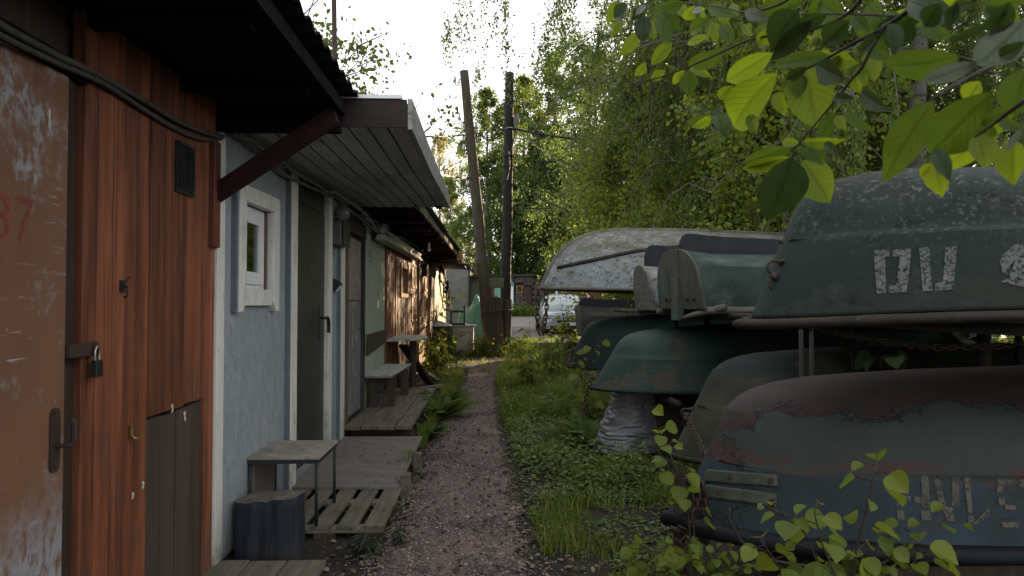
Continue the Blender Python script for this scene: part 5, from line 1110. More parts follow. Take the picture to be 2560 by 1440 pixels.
tag(MB().tube([(cs.x + .52, 6.55, -.02), (cs.x + .52, 6.55, .25), (cs.x + .52, 6.55, .58)], [.22, .23, .22], 18).build("drum", mat("black drum", (.022, .02, .02), (.03, .026, .024), 6., rough=.7), smooth=True), "dark drum in the shade beside the silver sack", "barrel")
# ------------------------------------------------------------------ leaves
SHAPES = {  # (along, half width)
    'diamond': [(0, 0), (.45, .30), (1, 0)],
    'oval': [(0, 0), (.22, .24), (.55, .27), (1, 0)],
    'pinna': [(0, 0), (.2, .075), (.6, .05), (1, 0)],
    'lance': [(0, 0), (.25, .13), (.55, .13), (1, 0)],
    'round': [(0, 0), (.02, .17), (.10, .33), (.20, .41), (.24, .44), (.34, .475), (.44, .465), (.48, .475), (.58, .43), (.62, .425), (.72, .33), (.76, .31), (.88, .15), (1, 0)],
}
def leaf_arrays(pos, axis, nrm, size, shape, fold=.12, curl=.0):
    """one small leaf polygon per point (two halves folded along the midrib)"""
    N = len(pos); sh = SHAPES[shape]; axis = axis / (np.linalg.norm(axis, axis=1, keepdims=True) + 1e-9)
    side = np.cross(nrm, axis); side /= np.linalg.norm(side, axis=1, keepdims=True) + 1e-9; nrm = np.cross(axis, side)
    inner = sh[1:-1]; k = len(inner); co = []
    def pt(t, wd): return pos + axis * (t * size)[:, None] + side * (wd * size)[:, None] + nrm * ((abs(wd) * fold * 2 - curl * t * t) * size)[:, None]
    co.append(pt(0, 0)); co.append(pt(1, 0))
    for t, wd in inner: co.append(pt(t, wd))
    for t, wd in inner: co.append(pt(t, -wd))
    V = 2 + 2 * k; co = np.stack(co, 1).reshape(-1, 3)
    fa = [0] + [2 + i for i in range(k)] + [1]; fb = [1] + [2 + k + i for i in range(k - 1, -1, -1)] + [0]
    base = (np.arange(N) * V)[:, None]
    faces = np.concatenate([base + np.array(fa)[None], base + np.array(fb)[None]], 1).ravel()
    tot = np.full(2 * N, k + 2); st = np.arange(2 * N) * (k + 2)
    return co, faces, st, tot
def leaf_obj(name, m, parent, pos, axis, nrm, size, shape, **kw):
    co, fc, st, tot = leaf_arrays(np.asarray(pos, float), np.asarray(axis, float), np.asarray(nrm, float), np.asarray(size, float), shape, **kw)
    return np_mesh(name, co, fc, st, tot, m, parent)
def unit(a): return a / (np.linalg.norm(a, axis=-1, keepdims=True) + 1e-9)

# ------------------------------------------------------------------ trees
def tree(name, label, loc, seed, H, CR, base, limbs, leaves, lsz, lm, bark, tr=.16, droop=.0, lean=(0, 0), sparse=.25, group="trees of the wood", cat="tree", top=1.0, shape='diamond', flat=1.0, clump=16):
    r = np.random.default_rng(seed); t = thing(name, label, cat, loc, 0, group); b = MB()
    L = Vector(loc)
    trunk = [Vector((lean[0] * (k / 12) ** 1.5 + r.normal(0, .04) * (k > 0), lean[1] * (k / 12) ** 1.5 + r.normal(0, .04) * (k > 0), H * .96 * k / 12 - .15 * (k == 0))) for k in range(13)]
    b.tube([L + p for p in trunk], [tr * (1 - .92 * (k / 12) ** .8) * (1.35 if k == 0 else 1) for k in range(13)], 9)
    twigs = []
    for i in range(limbs):
        f = base / H + (1 - base / H) * ((i + r.uniform(0, .8)) / limbs) * .97; k = min(int(f * 12), 11); p0 = trunk[k].lerp(trunk[k + 1], f * 12 - k)
        g = (f - base / H) / (1 - base / H); prof = (math.sin(PI * min(1, .22 + .80 * g ** .9)) ** .7) * top
        az = i * 2.39996 + r.uniform(-.5, .5); ln = CR * prof * r.uniform(.65, 1.15); el = r.uniform(.15, .75) + .35 * g
        d = Vector((math.cos(az) * math.cos(el), math.sin(az) * math.cos(el) * flat, math.sin(el)))
        pts = [p0 + d * (ln * q) + Vector((0, 0, -droop * ln * q * q * .7)) + Vector(r.normal(0, .05 * ln * q, 3)) for q in np.linspace(0, 1, 6)]
        r0 = tr * .26 * (1 - .6 * g) * min(1, ln / 2 + .3); b.tube([L + p for p in pts], [max(r0 * (1 - .85 * q), .006) for q in np.linspace(0, 1, 6)], 5)
        for j in range(8):
            q = r.uniform(.25, 1.0) if j else 1.0; a = min(int(q * 5), 4); s0 = pts[a].lerp(pts[a + 1], q * 5 - a)
            dd = (d * .6 + Vector(r.normal(0, .7, 3))).normalized(); l2 = ln * r.uniform(.22, .5)
            tw = [s0 + dd * (l2 * u) + Vector((0, 0, -droop * l2 * u * u * 1.6)) for u in np.linspace(0, 1, 4)]
            b.tube([L + p for p in tw], [.012, .009, .006, .003], 4, False); twigs.append(np.array([tuple(p) for p in tw]))
    b.build("trunk", bark, t, smooth=True)
    tw = np.array(twigs); nc = leaves // clump; nc_ = nc
    ti = r.integers(0, len(tw), nc); u = r.beta(1.6, 1.0, nc) * 3; k = np.minimum(u.astype(int), 2); fr = (u - k)[:, None]
    keep = r.random(len(tw)) > sparse; sel = keep[ti]; ti, k, fr = ti[sel], k[sel], fr[sel]; nc = len(ti)
    c = tw[ti, k] * (1 - fr) + tw[ti, k + 1] * fr
    sg = r.uniform(.08, .24, nc)[:, None]
    pos = np.repeat(c, clump, 0) + r.normal(0, 1, (nc * clump, 3)) * np.repeat(sg, clump, 0)
    if droop > .3:
        # leaves threaded on long hanging strands
        ls = np.repeat(r.uniform(.25, 1.25, nc) * droop * 1.3, clump); u_ = np.tile((np.arange(clump) + .5) / clump, nc) + r.normal(0, .02, nc * clump)
        sway = np.repeat(r.normal(0, .10, (nc, 2)), clump, 0) * u_[:, None] ** 2
        pos = np.repeat(c, clump, 0) + r.normal(0, .028, (nc * clump, 3)); pos[:, 2] -= ls * u_; pos[:, :2] += sway
        sel_ = np.arange(nc)[::2]; tops = c[sel_]; ends = tops.copy(); ends[:, 2] -= ls[::clump][sel_]; ends[:, :2] += sway[clump - 1::clump][sel_] * 1.0; m_ = len(sel_); wv_ = np.array([.003, 0, 0]); wv2 = np.array([0, .003, 0])
        co_ = np.stack([tops - wv_, tops + wv_, ends + wv_ * .4, ends - wv_ * .4, tops - wv2, tops + wv2, ends + wv2 * .4, ends - wv2 * .4], 1).reshape(-1, 3) + np.array(loc)
        np_mesh('twig', co_, np.arange(8 * m_), np.arange(2 * m_) * 4, np.full(2 * m_, 4), m_twig, t)
    N = len(pos); ax = unit(r.normal(0, 1, (N, 3)) + np.array([0, 0, -.6 - droop])); nr = unit(r.normal(0, 1, (N, 3)) + np.array([0, 0, .7]))
    leaf_obj("crown", lm, t, pos + np.array(loc), ax, nr, r.uniform(.6, 1.2, N) * lsz, shape)
    return t
W = "trees of the wood"
T_birch = tree("birch_tree", "tall birch with long hanging twigs reaching over the sky above the poles", (4.1, 13.6, 0), 11, 15., 4.6, 4.6, 40, 70000, .070, lm_tree, m_bark, .20, .75, (-.8, 0), .12)
T_broad = tree("broadleaf_tree", "broad leafy tree standing right behind the dark car", (4.9, 22.5, .15), 12, 15.5, 4.5, 1.2, 44, 60000, .105, lm_mid, m_barkd, .24, .12, (.3, 0), .15)
T_maple = tree("maple_tree", "dense dark green maple behind the plum shingled shed", (4.6, 46, .7), 13, 12.5, 5.0, .8, 46, 46000, .21, lm_dark, m_barkd, .28, .05, (0, 0), .05)
T_asp = tree("aspen_tree", "slim young aspen with bright round leaves behind the upper boats", (3.35, 12.1, 0), 14, 7.2, 1.9, 1.2, 30, 15000, .075, lm_asp, m_bark, .045, .1, (.1, 0), .1, shape='round', clump=10)
def copy_tree(src, label, x, y, rot, s, zs=1.): return dup(src, (x, y, gz(x, y)), rot, (s, s, s * zs), label=label, group=W)
copy_tree(T_birch, "birch right of the hanging birch, over the middle of the boats", 8.0, 16.0, 2.1, .95)
copy_tree(T_birch, "birch with dark trunk above the large green boat at the right edge", 7.6, 11.6, 4.0, .9)
copy_tree(T_birch, "birch farthest right, partly cut by the picture's right edge", 10.2, 12.6, 5.2, 1.0)
copy_tree(T_broad, "leafy tree behind the middle of the upper boats, right of the broad tree", 9.6, 24.5, 1.7, 1.0)
copy_tree(T_broad, "leafy tree deep in the wood above the stern on boats", 8.4, 19.2, 3.6, .75)
copy_tree(T_broad, "leafy tree low behind the large dark green boat", 6.9, 9.6, .9, .50)
copy_tree(T_broad, "small leafy tree between the stern on boats and the aspen", 5.6, 15.0, 2.6, .45)
copy_tree(T_maple, "small dense maple in the wood above the stern on boats", 5.9, 13.2, 1.2, .56)
copy_tree(T_maple, "small dense maple in the wood right of the slim aspen", 6.6, 16.6, 2.9, .6)
copy_tree(T_maple, "dark maple behind the red brown boarded far shed", 9.0, 47, 2.0, 1.05)
copy_tree(T_maple, "dark maple behind the teal shed, just right of the tarred pole", 2.0, 50, 4.0, .95)
copy_tree(T_asp, "young aspen with bright leaves left of the slim aspen trunk", 2.75, 13.6, 1.3, .78)
copy_tree(T_asp, "young aspen with bright leaves behind the skegs of the stern on boats", 4.4, 11.2, 2.9, .95)
copy_tree(T_asp, "young aspen close behind the large dark green boat's bow", 3.6, 8.2, 4.4, .80)
copy_tree(T_asp, "young aspen behind the pale boat with the rotten transom", 3.3, 10.4, 5.6, .55)
copy_tree(T_asp, "leafy young aspen filling the gap beside the deep green boats", 5.6, 10.2, 2.2, .8)
copy_tree(T_asp, "young aspen under the hanging birch, above the white boat's bow", 4.3, 17.0, .5, 1.0)
T_left = tree("apple_tree", "thin leafed tree rising over the dark roof at the upper left", (-3.0, 9.6, 0), 17, 5.1, 1.9, 2.3, 22, 9000, .085, lm_tree, m_twig, .07, .0, (.3, 0), .35, group="trees behind the sheds", shape='oval', clump=7)
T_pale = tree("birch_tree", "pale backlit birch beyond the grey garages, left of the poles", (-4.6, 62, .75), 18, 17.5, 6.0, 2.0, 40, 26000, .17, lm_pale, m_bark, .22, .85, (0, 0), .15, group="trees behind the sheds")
T_mid = tree("poplar_tree", "tall light green tree between and behind the two poles", (-.2, 47, .7), 19, 16.3, 3.6, 2.0, 40, 30000, .17, lm_tree, m_bark, .25, .2, (0, 0), .15, group="trees behind the sheds")
dup(T_mid, (2.4, 48, .7), .6, 1.08, label="light green tree filling the gap just right of the tarred pole", group="trees behind the sheds")
dup(T_mid, (7.2, 46, .7), 3.0, 1.15, label="tall light green tree behind the brown far shed, above the white boat", group="trees behind the sheds")
dup(T_mid, (-3.0, 52, .75), 2.2, .62, label="lower light green tree just left of the brown pole", group="trees behind the sheds")
dup(T_mid, (4.3, 45, .7), 4.2, 1.12, label="tall light green tree right of the tarred pole, behind the dark maples", group="trees behind the sheds")
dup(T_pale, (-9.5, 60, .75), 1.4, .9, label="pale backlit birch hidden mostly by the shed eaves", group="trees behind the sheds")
copy_tree(T_birch, "birch with a bare lower trunk right behind the large dark green boat", 5.25, 8.3, 3.0, .8)
copy_tree(T_birch, "birch with a bare lower trunk behind the skegs of the stern on boats", 4.35, 10.9, 1.2, .72)
# far wood
r = np.random.default_rng(31); N = 60000
ang = r.uniform(-.55, 1.15, N); dist = r.uniform(62, 74, N); hh = r.beta(1.1, 1.5, N) * (13 + 4 * np.sin(ang * 9) + 2 * np.sin(ang * 23)) * np.where((ang > .40) & (ang < .75), .45, 1.0)
pos = np.stack([np.sin(ang) * dist, np.cos(ang) * dist, .6 + hh], 1)
tag(leaf_obj("woodland", lm_dark, None, pos, unit(r.normal(0, 1, (N, 3))), unit(r.normal(0, 1, (N, 3)) + np.array([0, -.5, .3])), r.uniform(.3, .55, N), 'diamond'), "far woodland beyond the lot", "woodland", kind="stuff")
N = 26000; ang = r.uniform(.30, 1.25, N); dist = r.uniform(17, 30, N); pos = np.stack([np.sin(ang) * dist * 1.15 + 2, np.cos(ang) * dist, .1 + r.beta(1., 2.2, N) * 4.2 * (.7 + .3 * np.sin(ang * 17))], 1)
ok = pos[:, 1] < 14 + 1.54 * (pos[:, 0] + 1.4) - 4.5
n2 = 14000; pos = np.concatenate([pos[ok], np.stack([r.uniform(4.9, 9.5, n2), r.uniform(3.0, 14, n2), .05 + r.beta(1., 1.6, n2) * 2.0], 1)]); N = len(pos)
tag(leaf_obj("undergrowth", lm_tree, None, pos, unit(r.normal(0, 1, (N, 3))), unit(r.normal(0, 1, (N, 3)) + np.array([0, 0, .6])), r.uniform(.08, .16, N), 'diamond'), "leafy undergrowth filling the wood behind the boats", "undergrowth", kind="stuff")

# ------------------------------------------------------------------ bushes, saplings, weeds
def sapling(name, label, base, stems, lsz, nl, lm, shape, seed, group=None, cat="sapling", spread=.06, stem_r=.0052, curl=.1):
    """stems: lists of points; leaves set alternately on short stalks along them"""
    r = np.random.default_rng(seed); t = thing(name, label, cat, base, 0, group); b = MB(); pos = []; ax = []; nr = []; sz = []
    for st in stems:
        c = curve(st, 6); m = len(c); b.tube(c, [stem_r * (1 - .7 * i / m) for i in range(m)], 5)
        for i in range(nl):
            f = .22 + .78 * (i + r.uniform(0, .9)) / nl; k = min(int(f * (m - 1)), m - 2); p = c[k]
            az = i * 2.4 + r.uniform(-.6, .6); d = Vector((math.cos(az), math.sin(az), r.uniform(-.1, .5))); q = p + d * (spread * r.uniform(.5, 1.3)); b.tube([p, q + Vector((0, 0, .004))], .0013 + stem_r * .12, 3, False)
            pos.append(tuple(q)); ax.append((d.x, d.y, d.z - r.uniform(.4, 1.1))); nr.append(tuple(np.array([.25 * d.x, .25 * d.y - .35, 1.0]) + r.normal(0, .5, 3))); sz.append(lsz * r.uniform(.40, 1.30) * (1 - .35 * f * f))
    b.build("stem", m_twig, t, smooth=True)
    leaf_obj("foliage", lm, t, pos, ax, nr, sz, shape, curl=curl, fold=.22); return t
def stems(base, n, h, sp, seed, lean=(0, 0)):
    r = random.Random(seed); out = []
    for i in range(n):
        a = r.uniform(0, 2 * PI); k = sp * r.uniform(.3, 1); hh = h * r.uniform(.55, 1.05); x, y, z = base
        out.append([(x + .03 * math.cos(a), y + .03 * math.sin(a), z - .05), (x + .4 * k * math.cos(a) + lean[0] * .3, y + .4 * k * math.sin(a) + lean[1] * .3, z + hh * .45), (x + k * math.cos(a) + lean[0], y + k * math.sin(a) + lean[1], z + hh)])
    return out
def gp(px, py, Y=None):     # point on the ground seen at a photograph pixel
    d = ray(px, py); p = CAM + d * (CAM.z / -d.z); return (p.x, p.y, gz(p.x, p.y))
lm_aspn = leafmat("fresh aspen leaf", [(.12, .17, .018), (.09, .14, .02), (.17, .20, .02), (.065, .10, .028)], (.40, .45, .04), .45, .5)
B_ = P(1720, 1420, 2.75); B_.z = 0
q1 = [P(1735, 1330, 2.8), P(1700, 1210, 2.8), P(1668, 1120, 2.8), P(1640, 1065, 2.8), P(1612, 1010, 2.8)]
q2 = [P(1725, 1360, 2.75), P(1712, 1240, 2.75), P(1690, 1170, 2.75), P(1650, 1135, 2.75), P(1625, 1100, 2.75)]
sapling("aspen_sapling", "bright yellow green aspen sapling rising beside the front boat's bow", tuple(B_), [[(B_.x, B_.y, -.03)] + [tuple(p) for p in s_] for s_ in (q1, q2)], .07, 11, lm_aspn, 'round', 41, "aspen saplings by the front boat")
Yb = 2.05; B_ = P(2120, 1600, Yb); B_.z = -.03
ss_ = [[P(2130, 1500, Yb), P(2140, 1380, Yb), P(2165, 1280, Yb - .03), P(2185, 1190, Yb - .05), P(2195, 1150, Yb)],
       [P(2080, 1500, Yb), P(2040, 1400, Yb), P(2010, 1330, Yb), P(1960, 1290, Yb), P(1925, 1270, Yb)],
       [P(2150, 1480, Yb), P(2220, 1400, Yb), P(2290, 1340, Yb), P(2350, 1310, Yb), P(2400, 1260, Yb)],
       [P(2120, 1500, Yb - .1), P(2090, 1440, Yb - .1), P(2060, 1370, Yb - .1), P(2040, 1300, Yb - .08), P(2035, 1260, Yb - .08)],
       [P(2200, 1480, Yb), P(2250, 1440, Yb), P(2290, 1400, Yb), P(2330, 1370, Yb)], [P(2100, 1490, Yb), P(2140, 1440, Yb), P(2190, 1390, Yb), P(2230, 1330, Yb)],
       [P(1990, 1500, Yb), P(1960, 1440, Yb), P(1930, 1390, Yb), P(1900, 1350, Yb)]]
sapling("aspen_sapling", "leafy aspen sapling in front of the front boat's side, lowest right", tuple(B_), [[tuple(B_)] + [tuple(p) for p in s_] for s_ in ss_], .078, 13, lm_aspn, 'round', 42, "aspen saplings by the front boat", spread=.05)
Yb = 2.55; B_ = P(1720, 1560, Yb); B_.z = -.02
ss_ = [[P(1740, 1440, Yb), P(1700, 1400, Yb), P(1640, 1380, Yb), P(1600, 1370, Yb)], [P(1760, 1430, Yb), P(1790, 1390, Yb), P(1830, 1360, Yb)], [P(1700, 1440, Yb), P(1660, 1430, Yb), P(1610, 1425, Yb)], [P(1780, 1450, Yb), P(1850, 1425, Yb), P(1900, 1400, Yb)], [P(1720, 1430, Yb), P(1715, 1380, Yb), P(1690, 1345, Yb)]]
sapling("aspen_sapling", "low spreading aspen sapling under the front boat's hose rim", tuple(B_), [[tuple(B_)] + [tuple(p) for p in s_] for s_ in ss_], .066, 13, lm_aspn, 'round', 43, "aspen saplings by the front boat")
# bare dark twig in front of the hose rim
tag(MB().tube(curve([P(2060, 1420, 2.5), P(1930, 1400, 2.55), P(1860, 1360, 2.6), P(1835, 1320, 2.6), P(1822, 1295, 2.6), P(1826, 1272, 2.6)], 5), [.006] * 10 + [.005] * 16, 6).build("bare_twig", m_twig, smooth=True), "bare dark twig crossing before the front boat's hose rim", "twig")
g0 = gp(1470, 1085); sapling("aspen_sapling", "slender sapling with yellowish leaves at the green boat's bow", g0, [[g0, tuple(P(1462, 980, g0[1])), tuple(P(1470, 900, g0[1])), tuple(P(1500, 850, g0[1]))], [g0, tuple(P(1455, 950, g0[1])), tuple(P(1445, 885, g0[1]))]], .115, 14, lm_aspn, 'round', 44, stem_r=.006, spread=.08)
g0 = (-.92, 13.2, 0); sapling("sapling", "tall leaning sapling with drooping leaves before the slatted doors", g0, [[g0, tuple(P(1075, 850, 13.2)), tuple(P(1095, 790, 13.2)), tuple(P(1120, 750, 13.2)), tuple(P(1145, 745, 13.2))], [g0, tuple(P(1110, 870, 13.2)), tuple(P(1135, 845, 13.2)), tuple(P(1165, 838, 13.2))]], .15, 22, lm_asp, 'oval', 45, "shrubs by the slatted shed", stem_r=.010, spread=.10)
for k, (px, py, n, h, sp, lz, lb) in enumerate((((-1.05, 12.6), 0, 12, .85, .32, .13, "yellowish sunlit bush at the foot of the slatted shed"), ((-1.02, 16.3), 0, 9, .8, .3, .14, "green bush between the slatted shed and the pale cabinet"), ((-.22, 17.0), 0, 9, .6, .3, .14, "low bush between the cabinet and the brown pole"))):
    g0 = (px[0], px[1], gz(*px)); sapling("bush", lb, g0, stems(g0, n, h, sp, 50 + k), lz * 1.15, 20, lm_aspn, 'oval', 60 + k, "shrubs by the slatted shed", "bush", spread=.09, stem_r=.006)
for k, (px, py, n, h, sp, lz, lb, ln) in enumerate(((1325, 985, 7, 1.0, .34, .125, "open shrub with thin dark stems beside the path", (-.18, 0)), (1385, 960, 8, 1.2, .36, .125, "taller shrub behind the open shrub, in front of the plank stack", (-.1, 0)), (1290, 915, 8, .8, .36, .14, "small shrub at the right of the pole feet", (0, 0)), (1425, 915, 10, 1.6, .34, .14, "upright shrub with pointed leaves before the silver car", (.05, 0)), (1500, 900, 9, 1.7, .5, .14, "shrub growing up behind the deep green boat", (.2, 0)))):
    g0 = gp(px, py); sapling("shrub", lb, g0, stems(g0, n, h, sp, 70 + k, ln), lz * 1.25, 19, lm_aspn if k != 4 else lm_asp, 'oval', 80 + k, "shrubs right of the path", "shrub", spread=.09, stem_r=.007)
g0 = (2.35, 9.0, .1); sapling("bush", "leafy bush under the white boat beside the small dark boat", g0, stems(g0, 14, 1.35, .55, 90, (-.2, 0)), .13, 24, lm_aspn, 'oval', 91, "shrubs right of the path", "bush", spread=.12, stem_r=.008)
g0 = gp(900, 1392); sapling("weed_plant", "low dark leafed plant growing against the pallet", (-.62, 3.78, 0), stems((-.66, 3.76, 0), 12, .17, .14, 95) + stems((-.50, 3.9, 0), 7, .15, .10, 96), .06, 11, leafmat("dark lance leaf", [(.018, .035, .018), (.028, .05, .024), (.05, .075, .04)], (.07, .12, .03), .25), 'lance', 97, None, "plant", spread=.02, stem_r=.003)
g0 = (2.3, 4.0, .6)
lsh = leafmat("shade leaf", [(.030, .055, .022), (.05, .085, .03)], (.09, .15, .03), .3)
sapling("shade_plant", "shaded plant with heart shaped leaves growing up behind the front boat", (2.28, 4.05, 0), [[(2.28, 4.05, 0), tuple(P(2140, 930, 4.0)), tuple(P(2130, 850, 4.0)), tuple(P(2150, 810, 4.0))], [(2.28, 4.05, 0), tuple(P(2220, 940, 3.9)), tuple(P(2260, 890, 3.9)), tuple(P(2300, 860, 3.9))], [(2.28, 4.05, 0), tuple(P(2330, 920, 3.9)), tuple(P(2380, 860, 3.9)), tuple(P(2420, 820, 3.9))], [(2.28, 4.05, 0), tuple(P(2200, 925, 3.7)), tuple(P(2240, 905, 3.7))]], .15, 8, lsh, 'round', 98, None, "plant", spread=.07)
# ferns beside the deck
def fern(label, base, n, ln, seed, az0=0., az1=6.28):
    r = np.random.default_rng(seed); t = thing("fern", label, "fern", base, 0, "ferns beside the deck"); n = int(n * 1.5); b = MB(); pos = []; ax = []; nr = []; sz = []
    for i in range(n):
        az = az0 + (az1 - az0) * (i + r.uniform(0, .8)) / n; L_ = ln * r.uniform(.65, 1.1); el = r.uniform(.7, 1.25)
        c = [Vector((base[0] + math.cos(az) * L_ * q * math.cos(el * (1 - .55 * q)), base[1] + math.sin(az) * L_ * q * math.cos(el * (1 - .55 * q)), base[2] + L_ * (q * math.sin(el) - .42 * q * q))) for q in np.linspace(0, 1, 26)]
        b.tube(c, [.004 * (1 - .8 * q) for q in np.linspace(0, 1, 26)], 4)
        for k in range(4, 26):
            d = (c[k] - c[k - 1]).normalized(); sd = d.cross(Vector((0, 0, 1))).normalized(); up = sd.cross(d); wd = .20 * L_ * math.sin(PI * min(1, ((k - 3) / 22.) ** .6 * .93 + .04)) ** .9
            for sgn in (-1, 1):
                for e in (0, .5):
                    p = c[k - 1].lerp(c[k], e); pos.append(tuple(p)); ax.append(tuple(sd * sgn + d * .55 - up * .15)); nr.append(tuple(up + Vector(r.normal(0, .12, 3)))); sz.append(wd * r.uniform(.9, 1.08))
    b.build("stalk", lm_fern, t); leaf_obj("frond", lm_fern, t, pos, ax, nr, sz, 'pinna', fold=.05, curl=.15); return t
fern("fern with long fronds arching over the mossy deck", (-.58, 8.2, 0), 11, .62, 1, 0, 6.28)
fern("second fern just behind, beside the path", (-.56, 9.0, 0), 10, .58, 2)
fern("low fern at the near corner of the mossy deck", (-.62, 7.0, 0), 6, .36, 3, -1.6, 2.2)
fern("tall thin fern under the green boat, left of the silver sack", (.92, 6.55, 0), 10, .62, 4)

# grass blades
def on_path(x, y): return (x > np.interp(y, [-2, 3, 5, 7, 9.5, 12.3, 14.5, 16.5, 18], [-.75, -.66, -.60, -.58, -.52, -.44, -.5, -.8, -1.0])) & (x < np.interp(y, [-2, 2, 3.4, 6, 9, 12.3, 14.5, 16.5, 18], [.5, .34, .25, .16, .12, .10, .25, .7, 1.0]))
def scatter(n, x0, x1, y0, y1, r, ypow=1.):
    x = r.uniform(x0, x1, n); y = y0 + (y1 - y0) * r.random(n) ** ypow; return x, y
def fbm(x, y, s, seed=0.): return np.array([mnoise.noise(Vector((a * s, b * s, seed))) for a, b in zip(x, y)])
def zg(x, y): return np.interp(y, [14, 17.6, 20, 26, 41], [0, .05, .14, .33, .66])
r = np.random.default_rng(77)
gx = []; gy = []; ghh = []
def addg(n, x0, x1, y0, y1, h0, h1, thr, yp=1.6, keep=None, seed=0.):
    x, y = scatter(n, x0, x1, y0, y1, r, yp); k = fbm(x, y, 1.7, seed) + .5 * fbm(x, y, 5., seed + 3) + r.normal(0, .12, n) > thr
    if keep is not None: k &= keep(x, y)
    k &= r.random(n) < np.clip((y - 1.9) / 4.5, .18, 1)
    x, y = x[k], y[k]; gx.append(x); gy.append(y); ghh.append(r.uniform(h0, h1, len(x)) * np.clip((y - 1.8) / 3.2, .35, 1) * (1 + .5 * fbm(x, y, 2.2, 5)))
npath = lambda x, y: ~((x > np.interp(y, [2, 6, 12.3, 16.5], [-.75, -.64, -.48, -.9]) + .0) & (x < np.interp(y, [2, 3.4, 6, 9, 12.3, 14.5, 16.5], [.42, .30, .19, .15, .13, .3, .8])))
addg(44000, .12, 1.25, 2.6, 9.5, .03, .17, .10, 1.5, npath, 1)
addg(15000, .1, 1.6, 8, 17, .10, .30, -.25, 1.2, npath, 2)
addg(7000, -.70, -.42, 5.5, 13.5, .06, .22, -.15, 1.2, npath, 3)
addg(1200, -.64, -.5, 3.6, 5.6, .05, .14, .0, 1.0, npath, 4)
addg(2600, -.9, .9, 12.5, 17.5, .04, .12, .12, 1.0, None, 6)
addg(9000, -.9, 4.5, 17, 20.6, .10, .30, -.3, 1., None, 7)
addg(4000, 1.0, 4.5, 39.4, 40.5, .25, .7, -.2, 1., None, 8)
addg(5000, 1.2, 3.2, 4.6, 9, .08, .2, .1, 1., None, 9)
x = np.concatenate(gx); y = np.concatenate(gy); h = np.concatenate(ghh); n = len(x); z = zg(x, y) - .005
az = r.uniform(0, 2 * PI, n); bend = r.uniform(.1, .9, n) * h; wd = r.uniform(.0018, .0042, n) * (1 + y * .11)
sx, sy = -np.sin(az) * wd, np.cos(az) * wd; dx, dy = np.cos(az) * bend, np.sin(az) * bend
co = np.stack([np.stack([x - sx, y - sy, z], 1), np.stack([x + sx, y + sy, z], 1), np.stack([x - sx * .8 + dx * .3, y - sy * .8 + dy * .3, z + h * .6], 1), np.stack([x + sx * .8 + dx * .3, y + sy * .8 + dy * .3, z + h * .6], 1), np.stack([x + dx, y + dy, z + h * .95], 1)], 1).reshape(-1, 3)
fb = np.array([0, 1, 3, 2, 2, 3, 4]); fc = ((np.arange(n) * 5)[:, None] + fb[None]).ravel(); st = (np.arange(n)[:, None] * 7 + np.array([0, 4])[None]).ravel(); tt = np.tile([4, 3], n)
tag(np_mesh("grass", co, fc, st, tt, lm_grass), "grass of the verges", "grass", kind="stuff")
# broad leafed weeds: rosettes and upright tufts
pos = []; ax = []; nr = []; sz = []
def weeds(n, x0, x1, y0, y1, hgt, lz, thr, keep=None, seed=0., yp=1.4):
    x, y = scatter(n, x0, x1, y0, y1, r, yp); k = fbm(x, y, 1.5, seed + 20) + r.normal(0, .2, n) > thr
    if keep is not None: k &= keep(x, y)
    for a, b_ in zip(x[k], y[k]):
        g = zg(a, b_); hh = hgt * r.uniform(.2, 1.1); m = r.integers(4, 9)
        for j in range(m):
            th = j * 2.4 + r.uniform(-.5, .5); f = (j + 1) / m; pos.append((a + .015 * math.cos(th), b_ + .015 * math.sin(th), g + hh * f)); ax.append((math.cos(th), math.sin(th), r.uniform(-.35, .35))); nr.append((-.2 * math.cos(th), -.2 * math.sin(th), 1)); sz.append(lz * r.uniform(.6, 1.2) * (1.15 - .5 * f))
weeds(1000, .15, 1.3, 2.7, 5.5, .07, .042, .05, npath, 1)
weeds(800, .15, 1.3, 4.7, 8.5, .13, .05, .05, npath, 1)
weeds(900, .2, 1.3, 5.0, 9.0, .28, .065, -.05, npath, 2)
weeds(900, .1, 1.7, 8, 17, .30, .09, -.1, npath, 3, 1.1)
weeds(160, -.66, -.44, 4.4, 13, .09, .05, .0, npath, 4)
weeds(900, -.9, 3.0, 17, 20.5, .32, .13, -.2, None, 5, 1.)
weeds(260, 1.2, 2.2, 39.5, 40.4, .8, .2, -.2, None, 6, 1.)
weeds(260, -.95, -.5, 11, 17, .2, .08, .0, None, 7, 1.)
tag(leaf_obj("ground_cover", lm_weed, None, pos, ax, nr, sz, 'oval', curl=.15), "broad leafed weeds of the verges", "ground cover", kind="stuff")
# dead leaves and bits on the ground
n = 15000; x, y = scatter(n, -.95, 1.5, 2.4, 17, r, 1.5); edge = np.minimum(abs(x - np.interp(y, [3, 12], [-.62, -.46])), abs(x - np.interp(y, [3, 6, 12], [.27, .17, .12]))); k = r.random(n) < np.exp(-edge / .22) * .8 + .12; x, y = x[k], y[k]; n = len(x)
tag(leaf_obj("leaf_litter", m_litter, None, np.stack([x, y, zg(x, y) + .018], 1), unit(np.stack([r.normal(0, 1, n), r.normal(0, 1, n), r.normal(0, .15, n)], 1)), unit(np.stack([r.normal(0, .3, n), r.normal(0, .3, n), np.ones(n)], 1)), r.uniform(.010, .045, n), 'oval', fold=.3), "dead leaves and bits along the path edges", "litter", kind="stuff")
